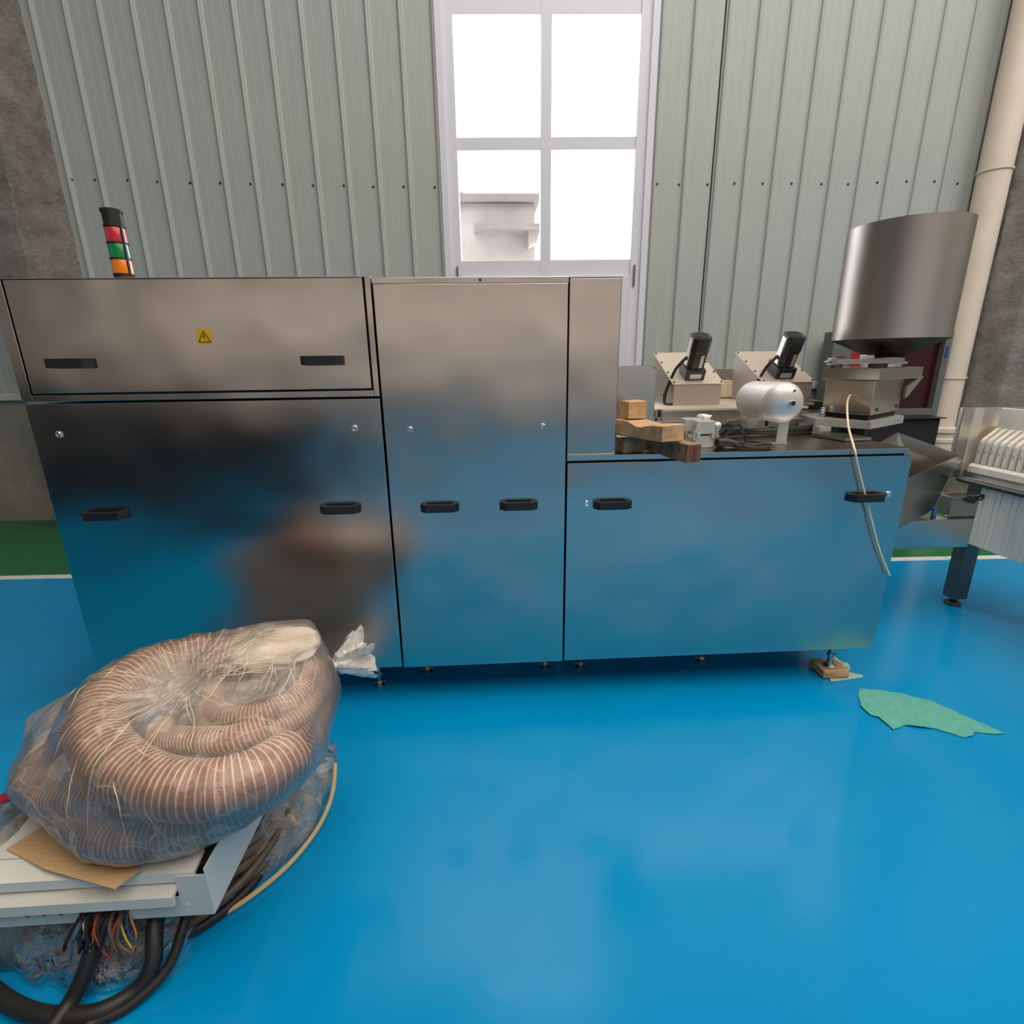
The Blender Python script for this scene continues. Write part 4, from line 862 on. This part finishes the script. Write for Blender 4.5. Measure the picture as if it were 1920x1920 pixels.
for v in hb.verts:
    d = kd.find(v.co)[2]
    pull = .35*max(0, d-.012); pull = min(pull, .022)
    cdir = (CC-v.co).normalized()
    v.co += cdir*pull
for it in range(3): bmesh.ops.smooth_vert(hb, verts=hb.verts, factor=.5, use_axis_x=True, use_axis_y=True, use_axis_z=True)
hb.normal_update()
off = []
for v in hb.verts:
    q = v.co-star; a = math.atan2(q.y, q.x); rd = q.length
    pl = (abs(math.sin(a*12+2.6*noise.noise(q*7)))**8)*.011*min(1, rd/.1)*math.exp(-rd/.28)
    n = .006*noise.noise(v.co*16)+.003*abs(noise.noise(v.co*38))+pl
    off.append(v.normal*(n+.008))
for v, o_ in zip(hb.verts, off):
    v.co += o_; v.co.z = max(v.co.z, .3365)
SL = []
hb.verts.ensure_lookup_table()
for v in hb.verts:
    d = kd.find(v.co)[2]; SL.append(min(.5, max(0, d-.020)*8)*(1 if v.co.z > .40 else .4)+.06*max(0, noise.noise(v.co*11)))
bo = obj('bag_film', hb, 'film', bag, smooth=True)
sa = bo.data.attributes.new('slack', 'FLOAT', 'POINT'); sa.data.foreach_set('value', SL)
# standing creases of the film, golden glare put into their colour
from mathutils.bvhtree import BVHTree
bv = BVHTree.FromPolygons([v.co+Vector((-.92, 1.32, .335)) for v in bo.data.vertices], [tuple(p.vertices) for p in bo.data.polygons])
def on_bag(x, y):
    h = bv.ray_cast(Vector((x, y, 1.4)), Vector((0, 0, -1))); return h[0]
random.seed(5); b = NB()
def crease(x, y, ang, L, r):
    P = []; a = ang
    for i in range(14):
        p = on_bag(x, y)
        if p is None or p.z < .42: break
        P.append(p+Vector((0, 0, .0008))); a += random.uniform(-.13, .13); x += math.cos(a)*L/13; y += math.sin(a)*L/13
    if len(P) > 4: sweep(b, smooth_path(P, 3), lambda t: r*(.25+math.sin(PI*min(.98, max(.02, t)))), 5)
for k in range(26):
    a = 2*PI*k/26+random.uniform(-.1, .1); r0 = random.uniform(.015, .07)
    crease(-.865+math.cos(a)*r0, 1.295+math.sin(a)*r0, a+random.uniform(-.2, .2), random.uniform(.08, .26), random.uniform(.0005, .0010))
for k in range(11): crease(-.76+.022*k+random.uniform(-.02, .02), 1.40+random.uniform(-.02, .05), -1.45+random.uniform(-.3, .3), random.uniform(.10, .20), random.uniform(.0005, .0011))
for k in range(26):
    a = random.uniform(0, 6.28); rr_ = random.uniform(.12, .36); crease(-.90+math.cos(a)*rr_*1.1, 1.28+math.sin(a)*rr_*.9, random.uniform(0, 6.28), random.uniform(.03, .09), random.uniform(.0004, .0009))
obj('film_glare_creases', b, 'crease', bag, kind='stuff')
# knot with ragged tail
kn = Vector((-.512, 1.462, .578)); kd_ = Vector((.80, .58, .03)).normalized(); u, v_ = frame_of(kd_)
b = NB(); rows = []; NS = 72
for j in range(13):
    t = j/12; row = []
    for i in range(NS):
        a = 2*PI*i/NS; pleat = 1+.34*math.sin(a*7+t*2)*min(1, t*1.5)+.16*math.sin(a*13+1+t*3)*t
        rr_ = (.019+.060*t**.8)*pleat if t > .12 else .016+.01*abs(t-.1)*10
        if t == 0: rr_ = .036
        ln = .115*t*(1+.28*noise.noise(Vector((math.cos(a)*2.2, math.sin(a)*2.2, 4))) if t > .7 else 1)
        flat_ = .62
        row.append(b.verts.new(kn+kd_*ln+u*math.cos(a)*rr_+v_*math.sin(a)*rr_*(1 if t < .2 else flat_+.2)))
    rows.append(row)
for a, c2 in zip(rows, rows[1:]):
    for i in range(NS): f = b.faces.new((a[i], a[(i+1) % NS], c2[(i+1) % NS], c2[i])); f.smooth = True
obj('knot_tail', b, 'film_knot', bag)

# ragged tape scrap on the film and a crumb on the floor
mound([(-1.215, 1.03), (-1.20, 1.14), (-1.26, 1.25), (-1.36, 1.33), (-1.50, 1.30), (-1.52, 1.12), (-1.36, 1.02)], .36, (-1.36, 1.18), 'film_heap', 'loose_film', hp2, 8.1)
slab('red_tape', [(-1.375, 1.205), (-1.345, 1.185), (-1.318, 1.20), (-1.322, 1.225), (-1.345, 1.212), (-1.36, 1.228)], .372, .002, 'cab_redlit', 'torn red tape scrap on the film left of the bag', 'tape')
S.cycles.max_bounces = 10; S.cycles.transparent_max_bounces = 16
